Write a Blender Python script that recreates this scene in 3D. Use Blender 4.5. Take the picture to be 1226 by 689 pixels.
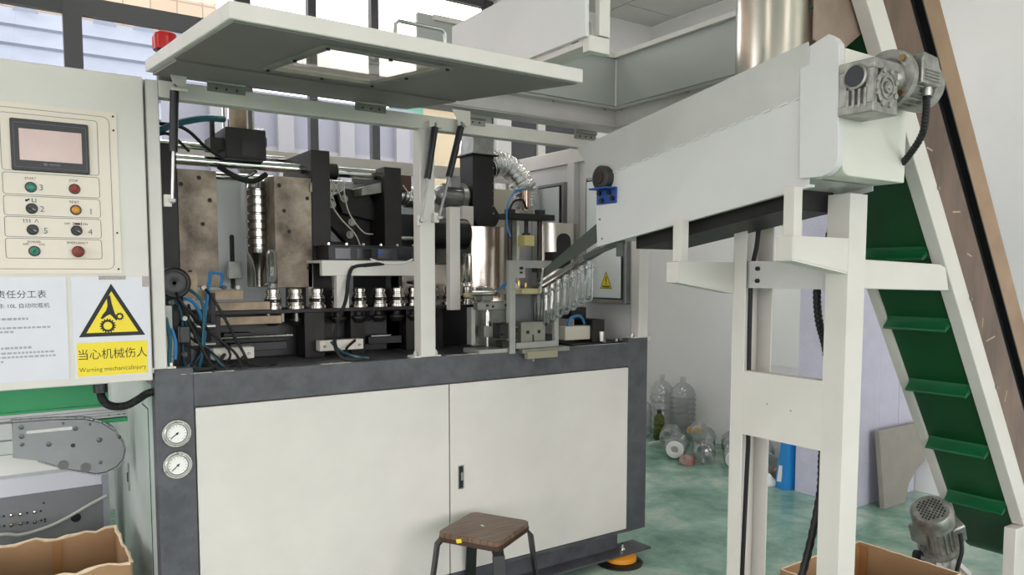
import bpy, bmesh, math, random
from mathutils import Vector, Matrix
random.seed(7)
S = bpy.context.scene
for o in list(bpy.data.objects): bpy.data.objects.remove(o)
COL = S.collection
# ------------------------------------------------------------------ camera
yaw, pitch, roll = math.radians(34.21317), math.radians(4.24427), math.radians(-0.05436)
fw = Vector((math.sin(yaw)*math.cos(pitch), math.cos(yaw)*math.cos(pitch), -math.sin(pitch)))
rt = Vector((math.cos(yaw), -math.sin(yaw), 0)); dn = fw.cross(rt)
r2 = math.cos(roll)*rt + math.sin(roll)*dn; d2 = -math.sin(roll)*rt + math.cos(roll)*dn
cd = bpy.data.cameras.new('camera'); cam = bpy.data.objects.new('camera', cd); COL.objects.link(cam)
m = Matrix.Identity(4)
for i in range(3): m[i][0], m[i][1], m[i][2] = r2[i], -d2[i], -fw[i]
m.translation = (-0.432, -2.835, 1.5); cam.matrix_world = m
cd.sensor_width = 36; cd.lens = 902.184/1226*36; cd.shift_y = (393.4765-344.5)/1226; cd.clip_start = 0.02
S.camera = cam
# ------------------------------------------------------------------ light
w = bpy.data.worlds.new('world'); S.world = w; w.use_nodes = True
bg = w.node_tree.nodes['Background']; bg.inputs[0].default_value = (1.0, 0.965, 0.975, 1); bg.inputs[1].default_value = 5.0
vs = S.view_settings; vs.view_transform = 'Standard'; vs.look = 'None'; vs.gamma = 1; vs.use_curve_mapping = False
vs.exposure = 0.24
def portal(name, loc, rot, sx, sy):   # guides daylight sampling through an opening, gives no light itself
    l = bpy.data.lights.new(name, 'AREA'); l.shape = 'RECTANGLE'; l.size = sx; l.size_y = sy; l.cycles.is_portal = True
    o = bpy.data.objects.new(name, l); COL.objects.link(o); o.location = loc; o.rotation_euler = rot
portal('front_window_portal', (.5, -7.3, 1.85), (math.pi/2, 0, 0), 8.2, 2.9)
portal('loading_door_portal', (-5.15, -2.5, 1.5), (0, -math.pi/2, 0), 3.0, 4.2)
portal('window_portal', (-1.0, 2.7, 2.83), (-math.pi/2, 0, 0), 8.0, 1.8)
# ------------------------------------------------------------------ materials
def lin(h):
    if isinstance(h, str):
        c = [int(h[i:i+2], 16)/255 for i in (0, 2, 4)]
        return tuple((x/12.92 if x <= .04045 else ((x+.055)/1.055)**2.4) for x in c) + (1,)
    return tuple(h)+(1,)
MATS = {}
def mat(name, col, rough=.5, metal=0, var=0, vscale=8, bump=0, bscale=60, col2=None, stretch=None, detail=4, spec=.5, lo=.35, hi=.65):
    if name in MATS: return MATS[name]
    M = bpy.data.materials.new(name); M.use_nodes = True; N = M.node_tree.nodes; L = M.node_tree.links
    b = N['Principled BSDF']; c = lin(col)
    b.inputs['Base Color'].default_value = c; b.inputs['Roughness'].default_value = rough; b.inputs['Metallic'].default_value = metal
    b.inputs['Specular IOR Level'].default_value = spec
    if var or col2 or bump:
        tc = N.new('ShaderNodeTexCoord'); mp = N.new('ShaderNodeMapping'); L.new(tc.outputs['Object'], mp.inputs[0])
        if stretch: mp.inputs['Scale'].default_value = stretch
    if var or col2:
        n = N.new('ShaderNodeTexNoise'); n.inputs['Scale'].default_value = vscale; n.inputs['Detail'].default_value = detail; n.inputs['Roughness'].default_value = .6
        L.new(mp.outputs[0], n.inputs['Vector'])
        r = N.new('ShaderNodeValToRGB'); e = r.color_ramp.elements
        e[0].position = lo; e[1].position = hi
        if col2: e[0].color = c; e[1].color = lin(col2)
        else:
            e[0].color = tuple(x*(1-var) for x in c[:3])+(1,); e[1].color = tuple(min(1, x*(1+var)) for x in c[:3])+(1,)
        L.new(n.outputs['Fac'], r.inputs[0]); L.new(r.outputs[0], b.inputs['Base Color'])
    if bump:
        n2 = N.new('ShaderNodeTexNoise'); n2.inputs['Scale'].default_value = bscale; L.new(mp.outputs[0], n2.inputs['Vector'])
        bp = N.new('ShaderNodeBump'); bp.inputs['Strength'].default_value = bump; bp.inputs['Distance'].default_value = .01
        L.new(n2.outputs['Fac'], bp.inputs['Height']); L.new(bp.outputs[0], b.inputs['Normal'])
    MATS[name] = M; return M
def clear(name, tint=(1, 1, 1), ior=1.45, rough=.03, body=0):
    if name in MATS: return MATS[name]
    M = bpy.data.materials.new(name); M.use_nodes = True; N = M.node_tree.nodes; L = M.node_tree.links
    N.remove(N['Principled BSDF']); out = N['Material Output']
    t = N.new('ShaderNodeBsdfTransparent'); t.inputs[0].default_value = tuple(tint)+(1,)
    g = N.new('ShaderNodeBsdfGlossy'); g.inputs['Roughness'].default_value = rough
    f = N.new('ShaderNodeFresnel'); ge = N.new('ShaderNodeNewGeometry'); mr = N.new('ShaderNodeMapRange'); mr.inputs['To Min'].default_value = ior; mr.inputs['To Max'].default_value = 1/ior
    L.new(ge.outputs['Backfacing'], mr.inputs['Value']); L.new(mr.outputs[0], f.inputs[0])
    mx = N.new('ShaderNodeMixShader'); L.new(f.outputs[0], mx.inputs[0]); L.new(t.outputs[0], mx.inputs[1]); L.new(g.outputs[0], mx.inputs[2])
    if body:
        d1 = N.new('ShaderNodeBsdfDiffuse'); d2_ = N.new('ShaderNodeBsdfTranslucent'); d1.inputs[0].default_value = d2_.inputs[0].default_value = (.9, .93, .94, 1)
        m1_ = N.new('ShaderNodeMixShader'); L.new(d1.outputs[0], m1_.inputs[1]); L.new(d2_.outputs[0], m1_.inputs[2])
        m2_ = N.new('ShaderNodeMixShader'); m2_.inputs[0].default_value = body; L.new(mx.outputs[0], m2_.inputs[1]); L.new(m1_.outputs[0], m2_.inputs[2]); mx = m2_
    L.new(mx.outputs[0], out.inputs[0]); MATS[name] = M; return M
def emit(name, col, s):
    if name in MATS: return MATS[name]
    M = bpy.data.materials.new(name); M.use_nodes = True; b = M.node_tree.nodes['Principled BSDF']
    b.inputs['Base Color'].default_value = lin(col); b.inputs['Emission Color'].default_value = lin(col); b.inputs['Emission Strength'].default_value = s
    MATS[name] = M; return M
# painted metals and so on
PAINT = mat('painted_warm_white', 'd3cdc7', .42, var=.04, vscale=3)
PGREY = mat('painted_light_grey', 'c6c2c0', .4, var=.05, vscale=4, bump=.03, bscale=180)
PTROUGH = mat('painted_trough_grey', 'd3d0d0', .42, var=.03, vscale=3, bump=.04, bscale=220)
PDARK = mat('painted_charcoal', '4c4c51', .45, var=.22, vscale=14)
PDECK = mat('deck_charcoal', '4e4f52', .4, var=.3, vscale=9)
CHIP = mat('bare_chipped_paint', 'cfccc4', .6, var=.1)
STEEL = mat('brushed_steel', 'a9a8a4', .35, 1, var=.12, vscale=20)
STEELD = mat('machined_steel_grey', '8f8f88', .45, .7, var=.15, vscale=15)
CHROME = mat('chrome', 'd9d8d4', .12, 1)
BLACK = mat('black_plastic', '141415', .4)
BLACKM = mat('black_oxide_steel', '201c1c', .5, .25, var=.25, vscale=12)
RUBBER = mat('black_rubber', '111112', .6)
RUST = mat('rusty_mold_steel', '63564b', .62, .2, col2='b5a594', vscale=7, bump=.2, bscale=40, detail=8)
TAN = mat('tan_brass_block', '97836d', .55, .15, var=.3, vscale=12)
BLUEH = mat('blue_air_hose', '2f79b3', .35)
TEALH = mat('teal_air_hose', '1d5563', .35)
WHITEP = mat('white_plastic', 'e6e4df', .4)
RED = mat('red_plastic', 'b5161c', .3); REDB = mat('red_button', '8e2320', .35)
GREENB = mat('green_button', '14806c', .3); ORANGEB = mat('amber_button', 'cf8a1f', .3); MUSH = mat('maroon_mushroom_button', '7a332b', .45)
YELLOW = mat('safety_yellow', 'ecd22a', .5); INK = mat('black_ink', '17171a', .6); INKG = mat('grey_ink', '6c6b70', .7)
PAPER = mat('laminated_paper', 'd3d1da', .3, var=.02)
SCREEN = mat('screen_glass', 'c3a49c', .12, var=.06, vscale=6)
ALU = mat('aluminium', 'a2a2a1', .45, .7, var=.06, vscale=8)
CASTAL = mat('cast_aluminium', '9f9d98', .4, .8, var=.25, vscale=25, bump=.1, bscale=120)
GALV = mat('galvanised_sheet', '9c9c9a', .35, .8, var=.2, vscale=12)
FOILM = mat('aluminium_foil', 'ececec', .27, 1, bump=.25, bscale=45)
STAIN = mat('stainless_sheet', 'c9c2b8', .24, 1, var=.06, vscale=2, stretch=(1, 1, .3))
BRONZE = mat('brown_protective_film', '5c4a40', .28, .5, col2='82695b', vscale=3, stretch=(2, 2, .6))
BELT = mat('green_conveyor_belt', '04431f', .4, var=.15, vscale=3)
GREEN = mat('green_plastic_board', '128a52', .35, var=.05)
CARD = mat('brown_cardboard', '9c7a58', .8, var=.1, vscale=5)
CARDE = mat('torn_cardboard_edge', 'd9c3a5', .9, var=.12, vscale=30)
WOOD = mat('worn_brown_stool_top', '4c3527', .3, col2='7a604c', vscale=7, stretch=(1, 14, 1), detail=6)
ORANGE = mat('orange_rubber', 'e0921a', .4)
BLUE = mat('blue_cardboard', '1e86cf', .4); FOAM = mat('lavender_foam', 'c9c6d8', .85, var=.04, bump=.3, bscale=90)
GREYBD = mat('grey_board', '9b958c', .6, var=.06)
PET = clear('clear_pet', (.94, .95, .95), 2.2, .02, .02); PETB = clear('thin_clear_pet', (.95, .96, .96), 2.0, .04, .07); PETG = clear('greenish_pet', (.72, .78, .45), 1.5)
ACRYL = clear('clear_acrylic', (.8, .76, .72), 1.35, .02, .1); GLASS = clear('window_glass', (.96, .98, .98), 1.3, .01)
PFG = mat('preform_glass', 'f4f6f6', .02); _b = PFG.node_tree.nodes['Principled BSDF']; _b.inputs['Transmission Weight'].default_value = 1; _b.inputs['IOR'].default_value = 1.5
DIAL = mat('dial_face_white', 'eceae6', .35)
FRAMED = mat('dark_window_frame', '47464a', .4)
WALLW = mat('white_wall', 'edeaea', .55, var=.02, vscale=2)
# ------------------------------------------------------------------ geometry helpers
class G:
    def __init__(s): s.v = []; s.f = []
    def add(s, v, f):
        k = len(s.v); s.v += [tuple(p) for p in v]; s.f += [tuple(i+k for i in q) for q in f]; return s
    def hexa(s, a):   # a: 4 bottom ccw, 4 top ccw
        return s.add(a, [(3, 2, 1, 0), (4, 5, 6, 7), (0, 1, 5, 4), (1, 2, 6, 5), (2, 3, 7, 6), (3, 0, 4, 7)])
    def box(s, x0, x1, y0, y1, z0, z1):
        return s.hexa([(x0, y0, z0), (x1, y0, z0), (x1, y1, z0), (x0, y1, z0), (x0, y0, z1), (x1, y0, z1), (x1, y1, z1), (x0, y1, z1)])
    def obox(s, p0, p1, w, h, up=(0, 0, 1)):   # bar from p0 to p1, w sideways, h along up
        p0, p1 = Vector(p0), Vector(p1); d = (p1-p0).normalized(); u = Vector(up); sd = d.cross(u).normalized(); u = sd.cross(d).normalized()
        q = [p+sd*a*w/2+u*b*h/2 for p in (p0, p1) for a, b in ((-1, -1), (1, -1), (1, 1), (-1, 1))]
        return s.add(q, [(3, 2, 1, 0), (4, 5, 6, 7), (0, 1, 5, 4), (1, 2, 6, 5), (2, 3, 7, 6), (3, 0, 4, 7)])
    def lathe(s, prof, c, axis=(0, 0, 1), n=20, a0=0, a1=2*math.pi, caps=True, ref=None):  # prof: [(t along axis, r)]
        c = Vector(c); ax = Vector(axis).normalized(); t = Vector(ref) if ref else (Vector((1, 0, 0)) if abs(ax.x) < .9 else Vector((0, 1, 0)))
        u = (t-ax*t.dot(ax)).normalized(); v = ax.cross(u); full = abs(a1-a0-2*math.pi) < 1e-6; k = n if full else n+1
        V = []
        for (h, r) in prof:
            for i in range(k):
                a = a0+(a1-a0)*i/n; V.append(c+ax*h+(u*math.cos(a)+v*math.sin(a))*r)
        F = []
        for j in range(len(prof)-1):
            for i in range(n):
                i2 = (i+1) % k; F.append((j*k+i, j*k+i2, (j+1)*k+i2, (j+1)*k+i))
        if caps and full:
            if prof[0][1] > 1e-5: F.append(tuple(range(k-1, -1, -1)))
            if prof[-1][1] > 1e-5: F.append(tuple((len(prof)-1)*k+i for i in range(k)))
        return s.add(V, F)
    def cyl(s, p0, p1, r, n=16, r1=None):
        p0, p1 = Vector(p0), Vector(p1); return s.lathe([(0, r), ((p1-p0).length, r if r1 is None else r1)], p0, p1-p0, n)
    def tube(s, pts, r, n=8, smooth=0):
        P = [Vector(p) for p in pts]
        if smooth:
            Q = []
            for i in range(len(P)-1):
                a, b, c, d = P[max(i-1, 0)], P[i], P[i+1], P[min(i+2, len(P)-1)]
                for k in range(smooth):
                    t = k/smooth; Q.append(.5*((2*b)+(c-a)*t+(2*a-5*b+4*c-d)*t*t+(3*b-a-3*c+d)*t**3))
            P = Q+[P[-1]]
        V = []; F = []; u = None
        for i, p in enumerate(P):
            d = (P[min(i+1, len(P)-1)]-P[max(i-1, 0)]).normalized()
            if u is None: u = d.orthogonal().normalized()
            u = (u-d*u.dot(d)).normalized(); v = d.cross(u); rr = r(i/(len(P)-1)) if callable(r) else r
            for k in range(n):
                a = 2*math.pi*k/n; V.append(p+(u*math.cos(a)+v*math.sin(a))*rr)
        for i in range(len(P)-1):
            for k in range(n): F.append((i*n+k, i*n+(k+1) % n, (i+1)*n+(k+1) % n, (i+1)*n+k))
        F.append(tuple(range(n-1, -1, -1))); F.append(tuple((len(P)-1)*n+k for k in range(n)))
        return s.add(V, F)
    def prism(s, poly, o, u, v, d):   # poly 2D in (u,v) at o, extruded by vector d
        o, u, v, d = Vector(o), Vector(u), Vector(v), Vector(d); n = len(poly)
        V = [o+u*a+v*b for a, b in poly]; V += [p+d for p in V]
        F = [tuple(range(n-1, -1, -1)), tuple(range(n, 2*n))]+[(i, (i+1) % n, n+(i+1) % n, n+i) for i in range(n)]
        return s.add(V, F)
W = {}
SPLIT = ('bolt', 'screw', 'hole', 'nut', 'clip', 'tear', 'ear', 'notch', 'rod', 'shaft', 'pin', 'fitting', 'ball_end', 'groove', 'head', 'mount', 'adjuster', 'weld_bead', 'clamp', 'tape', 'slot')
STUFF = ('scale_marks', 'worn_paint', 'outline_print', 'fine_print', 'vent_hole', 'symbol_print', 'weld_bead')
def pieces(g):
    par = list(range(len(g.v)))
    def find(a):
        while par[a] != a: par[a] = par[par[a]]; a = par[a]
        return a
    for f in g.f:
        r = find(f[0])
        for i in f[1:]: par[find(i)] = r
    out = {}
    for f in g.f: out.setdefault(find(f[0]), []).append(f)
    res = []
    for fs in out.values():
        ids = sorted({i for f in fs for i in f}); mp = {a: k for k, a in enumerate(ids)}; q = G()
        q.v = [g.v[i] for i in ids]; q.f = [tuple(mp[i] for i in f) for f in fs]; res.append(q)
    return res
def part(name, g, mt, parent=None, bevel=0, sharp=35, label=None):
    if parent is not None and name not in STUFF and any(name.endswith(s) for s in SPLIT):
        ps = pieces(g)
        if len(ps) > 1: return [part1(name, q, mt, parent, bevel, sharp, label) for q in ps][0]
    o = part1(name, g, mt, parent, bevel, sharp, label)
    if name in STUFF: o['kind'] = 'stuff'
    return o
def part1(name, g, mt, parent=None, bevel=0, sharp=35, label=None):
    V = [Vector(p) for p in g.v]
    lo = Vector([min(p[i] for p in V) for i in range(3)]); hi = Vector([max(p[i] for p in V) for i in range(3)]); c = (lo+hi)/2
    if parent is None: c.z = lo.z
    me = bpy.data.meshes.new(name); me.from_pydata([p-c for p in V], [], g.f)
    bm = bmesh.new(); bm.from_mesh(me); bmesh.ops.recalc_face_normals(bm, faces=bm.faces); bm.to_mesh(me); bm.free()
    me.polygons.foreach_set('use_smooth', [True]*len(me.polygons)); me.set_sharp_from_angle(angle=math.radians(sharp))
    me.materials.append(mt); o = bpy.data.objects.new(name, me); COL.objects.link(o); W[o.name] = c
    if parent: o.parent = parent; o.location = c-W[parent.name]
    else: o.location = c
    if bevel:
        b = o.modifiers.new('bevel', 'BEVEL'); b.width = bevel; b.segments = 2; b.limit_method = 'ANGLE'; b.angle_limit = math.radians(50)
    if label: o['label'] = label
    return o
def tag(o, label, cat, group=None):
    o['label'] = label; o['category'] = cat
    if group: o['group'] = group
    return o
def thing(name, loc, label, cat, group=None):
    o = bpy.data.objects.new(name, None); COL.objects.link(o); o.location = loc; o.empty_display_size = .1; W[o.name] = Vector(loc)
    return tag(o, label, cat, group)
def struct(name, g, mt, bevel=0):
    o = part(name, g, mt, None, bevel); o['kind'] = 'structure'; return o
def dup(o, off, parent='same', rot=None):
    c = o.copy(); COL.objects.link(c); c.location = o.location+Vector(off)
    W[c.name] = W[o.name]+Vector(off)
    if parent != 'same': c.parent = parent; c.location = W[c.name]-W[parent.name]
    if rot: c.rotation_euler = rot
    return c
def duptree(o, off, rot=None):
    c = dup(o, off, rot=rot)
    for ch in list(o.children):
        k = ch.copy(); COL.objects.link(k); k.parent = c
    return c
TXT = []
def text(name, body, size, loc, parent, mt=INK, rot=(math.pi/2, 0, 0), align='CENTER', sx=1):
    TXT.append((name, body, size, Vector(loc), parent, mt, rot, align, sx))
def bolt(g, p, n, r=.008, h=.008):
    p = Vector(p); n = Vector(n).normalized(); g.cyl(p-n*.002, p+n*h, r, 6); return g
def rrect(x0, x1, y0, y1, r, k=4):
    P = []
    for cx, cy, a in ((x1-r, y0+r, -90), (x1-r, y1-r, 0), (x0+r, y1-r, 90), (x0+r, y0+r, 180)):
        for i in range(k+1):
            t = math.radians(a+90*i/k); P.append((cx+r*math.cos(t), cy+r*math.sin(t)))
    return P
UX, UY, UZ = Vector((1, 0, 0)), Vector((0, 1, 0)), Vector((0, 0, 1))
# ------------------------------------------------------------------ the setting
XR, YB, ZC = 4.75, 2.46, 3.81
FL = bpy.data.materials.new('green_epoxy_floor'); FL.use_nodes = True
N = FL.node_tree.nodes; L = FL.node_tree.links; b = N['Principled BSDF']
tc = N.new('ShaderNodeTexCoord'); n1 = N.new('ShaderNodeTexNoise'); n1.inputs['Scale'].default_value = 2.4; n1.inputs['Detail'].default_value = 9; n1.inputs['Roughness'].default_value = .68; n1.inputs['Distortion'].default_value = .25
r1 = N.new('ShaderNodeValToRGB'); r1.color_ramp.elements[0].position = .34; r1.color_ramp.elements[0].color = lin('507b6b'); r1.color_ramp.elements[1].position = .68; r1.color_ramp.elements[1].color = lin('bac9b9')
e = r1.color_ramp.elements.new(.5); e.color = lin('82a897')
L.new(tc.outputs['Object'], n1.inputs['Vector']); L.new(n1.outputs['Fac'], r1.inputs[0]); L.new(r1.outputs[0], b.inputs['Base Color'])
b.inputs['Roughness'].default_value = .22
struct('floor', G().box(-5.12, XR+.12, -7.2, YB, -.1, 0), FL)
struct('ground', G().box(-40, 40, -45, 45, -.3, -.11), mat('outdoor_concrete', '66655f', .85, var=.1, vscale=.5))
# back wall with window openings
wb = G()
wb.box(-5, XR+.12, YB, YB+.2, 0, 1.95).box(-5, XR+.12, YB, YB+.2, 3.72, ZC)
wb.box(3.02, 3.16, YB, YB+.2, 1.95, 3.72).box(4.02, XR+.12, YB, YB+.2, 1.95, 3.72)
struct('wall_back', wb, WALLW)
struct('wall_right', G().box(XR, XR+.12, -7, YB, 0, ZC), WALLW)
struct('wall_left', G().box(-5.12, -5, -7, -4.6, 0, ZC).box(-5.12, -5, -.4, YB+.2, 0, ZC).box(-5.12, -5, -4.6, -.4, 3.0, ZC), WALLW)
struct('wall_front', G().box(-5.12, -3.6, -7.2, -7, 0, ZC).box(4.6, XR+.12, -7.2, -7, 0, ZC).box(-3.6, 4.6, -7.2, -7, 3.3, ZC).box(-3.6, 4.6, -7.2, -7, 0, .4), WALLW)
ceil = struct('ceiling', G().box(-5.12, XR+.12, -7.2, YB+.2, ZC+.03, ZC+.15), mat('ceiling_backing', '5c5c5a', .8))
TILE = mat('ceiling_tile', 'cfcfca', .7, var=.02)
tp = None
for i in range(-16, 1):
    for j in range(-16, 1):
        x1 = 4.745+i*.62; y1 = 2.755+j*.62
        if x1 < -4.4 or y1 < -6.4: continue
        if tp is None: tp = part('ceiling_tile', G().box(x1-.608, x1, y1-.608, y1, ZC, ZC+.03), TILE, ceil); base = (x1, y1)
        else: dup(tp, (x1-base[0], y1-base[1], 0))
for k, (lx, ly, lab) in enumerate([(-2.6, -4.6, 'white LED panel in the ceiling far behind the camera on the left'), (0, -4.6, 'white LED panel in the ceiling far behind the camera in the middle'), (2.6, -4.6, 'white LED panel in the ceiling far behind the camera on the right'),
        (-2.6, -2.6, 'white LED panel in the ceiling left of the camera'), (0, -2.6, 'white LED panel in the ceiling straight above the camera'), (2.6, -2.6, 'white LED panel in the ceiling in front of the belt elevator'), (-2.6, .3, 'white LED panel in the ceiling above the left conveyor'), (.6, 1.1, 'white LED panel in the ceiling above the molds of the machine'), (3.2, 1.2, 'white LED panel in the ceiling behind the feed trough near the bottle pile'), (3.4, -.5, 'white LED panel in the ceiling above the foam stack')]):
    t = thing('ceiling_light', (lx, ly, ZC-.03), lab, 'light', 'LED panels in the ceiling')  # unseen panels, added to brighten the room, back corner and machine interior
    part('frame', G().box(lx-.62, lx+.62, ly-.16, ly+.16, ZC-.012, ZC), WHITEP, t)
    part('diffuser', G().box(lx-.59, lx+.59, ly-.13, ly+.13, ZC-.018, ZC-.0125), emit('light_diffuser', 'fffaf2', 9), t)
# windows
def window(name, xs, zs, frame, glass, fw_=.06, yy=YB+.06, skip=()):
    """xs: list of (x0,x1) mullions; zs: list of (z0,z1) transoms"""
    g = G(); x0, x1 = xs[0][0], xs[-1][1]
    for a, c in xs: g.box(a, c, yy, yy+fw_, zs[0][0], zs[-1][1])
    for a, c in zs: g.box(x0, x1, yy+.004, yy+fw_-.004, a, c)
    o = struct(name, g, frame)
    for i in range(len(xs)-1):
        for j in range(len(zs)-1):
            part('pane', G().box(xs[i][1], xs[i+1][0], yy+.025, yy+.031, zs[j][1], zs[j+1][0]), glass, o)
    return o
window('window_1', [(-5, -4.92), (-2.6, -2.5), (-.05, .05), (.96, 1.03)], [(1.95, 2.03), (3.06, 3.17), (3.66, 3.72)], FRAMED, GLASS)
window('window_3', [(1.03, 1.06), (1.46, 1.52), (1.94, 2.0), (2.94, 3.02)], [(1.95, 2.03), (3.66, 3.72)], FRAMED, GLASS)
window('window_4', [(-3.6, -3.52), (-1.6, -1.5), (.4, .5), (2.5, 2.6), (4.52, 4.6)], [(.4, .48), (3.22, 3.3)], FRAMED, GLASS, yy=-7.14)
DARKP = mat('dark_glass', '55555a', .2, var=.05)
window('window_2', [(3.16, 3.2), (3.48, 3.56), (3.94, 4.02)], [(1.95, 2.0), (3.1, 3.16), (3.68, 3.72)], WHITEP, DARKP)
# neighbouring roofs outside
rb = thing('neighbour_roof', (0, 7, 0), 'pale blue-grey shingled roof with peaked ridge caps outside the window', 'roof')
RS = mat('blue_grey_roof_sheet', '5f6470', .7, var=.1, vscale=2)
part('wall', G().box(-7, 1.8, 6.6, 12, -1, 2.2), mat('rendered_wall', 'c9c4bd', .8), rb)
nc = 9
for i in range(nc):
    y0 = 6.0+i*2.0/nc; z0 = 2.15+i*2.42/nc; y1 = 6.0+(i+1.12)*2.0/nc; z1 = 2.15+(i+1.12)*2.42/nc
    part('roof_course', G().hexa([(-7, y0, z0), (1.9, y0, z0), (1.9, y1, z1-.03), (-7, y1, z1-.03), (-7, y0-.02, z0+.05), (1.9, y0-.02, z0+.05), (1.9, y1-.02, z1), (-7, y1-.02, z1)]), RS, rb)
for x in (-3.4, -2.5, -1.7, -.87, -.04, .79, 1.23, 1.66):
    g = G().prism([(-.2, -.1), (.2, -.1), (.12, .03), (.05, .13), (-.05, .13), (-.12, .03)], (x, 7.97, 4.56), UX, UZ, (0, .3, 0)); part('ridge_cap', g, RS, rb)
tw = bpy.data.materials.new('peach_tiled_wall'); tw.use_nodes = True; N = tw.node_tree.nodes; L = tw.node_tree.links
bk = N.new('ShaderNodeTexBrick'); bk.offset = 0; bk.inputs['Scale'].default_value = 1; bk.inputs['Brick Width'].default_value = .45; bk.inputs['Row Height'].default_value = .3; bk.inputs['Mortar Size'].default_value = .012
bk.inputs['Color1'].default_value = lin('8a7763'); bk.inputs['Color2'].default_value = lin('937f6b'); bk.inputs['Mortar'].default_value = lin('6a5b4c')
tc = N.new('ShaderNodeTexCoord'); mp = N.new('ShaderNodeMapping'); mp.inputs['Rotation'].default_value = (math.pi/2, 0, 0)
L.new(tc.outputs['Object'], mp.inputs[0]); L.new(mp.outputs[0], bk.inputs[0]); L.new(bk.outputs[0], N['Principled BSDF'].inputs['Base Color'])
tb = thing('neighbour_building', (0, 12.5, -1), 'peach tiled building wall seen above the grey roof outside', 'building')
part('wall', G().box(-9, 3.2, 12.5, 16, -1, 7.4), tw, tb)
part('parapet', G().box(-9.1, 3.3, 12.4, 16.1, 7.4, 7.6), mat('parapet_white', 'd8d2c8', .8), tb)
gs = thing('roadside_shed', (4.3, 5.6, 0), 'teal and cream sheet-metal shed seen through the window behind the machine', 'shed')
part('teal_wall', G().box(3.7, 3.98, 5.6, 6.0, -.5, 3.6), mat('teal_sheet', '4a7a69', .6), gs)
part('cream_wall', G().box(3.98, 4.5, 5.6, 6.0, -.5, 3.6), mat('cream_sheet', '8f8268', .6), gs)
part('roof', G().box(3.6, 4.6, 5.5, 6.1, 3.6, 3.68), RS, gs)
lowb = thing('low_white_building', (2.2, 9, 0), 'long pale building with ribbed band seen through the machine opening', 'building')
part('wall', G().box(1.0, 3.5, 4.9, 5.6, -.5, 3.3), mat('pale_lilac_wall', '74747e', .8), lowb)
for x in (1.3, 1.95, 2.6, 3.25): part('pier', G().box(x, x+.16, 4.84, 4.9, -.5, 3.25), mat('pale_pier', '7f7e82', .8), lowb)
part('band', G().box(1.0, 3.5, 4.87, 4.9, 2.62, 2.76), mat('pale_pier', '7f7e82', .8), lowb)
# ------------------------------------------------------------------ blow molding machine
mc = thing('blow_molding_machine', (1.17, .65, 0), 'long bottle blowing machine with charcoal frame, white lower doors and raised hoods', 'machine')
H = 1.14; XL = 2.35
g = G().box(0, .126, 0, .05, .152, 1.163).box(2.217, XL, 0, .05, .152, 1.163).box(.126, 2.217, 0, .05, 1.02, H).box(.126, 2.217, 0, .05, .152, .167)
g.box(.0005, .05, .05, .075, .152, 1.163)
part('base_frame', g, PDARK, mc, .002)
part('deck', G().box(.02, XL-.02, .05, 1.3, 1.09, 1.128), PDECK, mc)
g = G().box(.12, 2.22, .03, .04, .16, 1.03); part('door_backing', g, BLACK, mc)
g = G().box(.06, XL-.02, 1.26, 1.3, .152, 1.1).box(XL-.04, XL, .05, 1.3, .152, 1.1); part('rear_panel', g, PDARK, mc)
# left side panel (pale) with lock
sp = part('side_panel', G().box(0, .03, .076, 1.3, .1, 1.1), mat('pale_side_panel', 'b9c2bd', .35, var=.05, vscale=2), mc)
part('latch', G().box(-.006, 0, .72, .74, .56, .68), STEELD, sp); part('latch_body', G().box(-.01, -.005, .724, .736, .6, .64), BLACK, sp)
part('seam', G().box(-.002, .0, .16, .165, .1, 1.0).box(-.002, 0, .16, .3, 1.0, 1.004), INK, sp)
skid = G().box(0.02, 2.2, .05, .1, .055, .152).box(-.01, 2.36, -.035, .1, .044, .054)
part('skid_beam', skid, PDARK, mc)
g = G(); bolt(g, (2.19, -.0, .054), UZ, .012, .012); g.cyl((2.19, 0, .054), (2.19, 0, .095), .007, 10); g.lathe([(0, .016), (.012, .008)], (2.19, 0, .066)); part('levelling_bolt', g, CHROME, mc)
for i, (a, c) in enumerate(((.13, 1.1625), (1.1685, 2.213))):
    d = part('door', G().box(a, c, -.004, .03, .171, 1.016), PAINT, mc, .0025)
    if i:
        lk = part('lock', G().prism(rrect(1.205, 1.235, .545, .652, .004), (0, -.0045, 0), UX, UZ, (0, -.003, 0)), CHROME, d)
        part('lock_recess', G().prism(rrect(1.21, 1.23, .55, .647, .004), (0, -.0076, 0), UX, UZ, (0, -.001, 0)), BLACK, d)
        part('lock_lever', G().prism(rrect(1.215, 1.226, .585, .622, .003), (0, -.0085, 0), UX, UZ, (0, -.006, 0)), CHROME, d)
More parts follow.
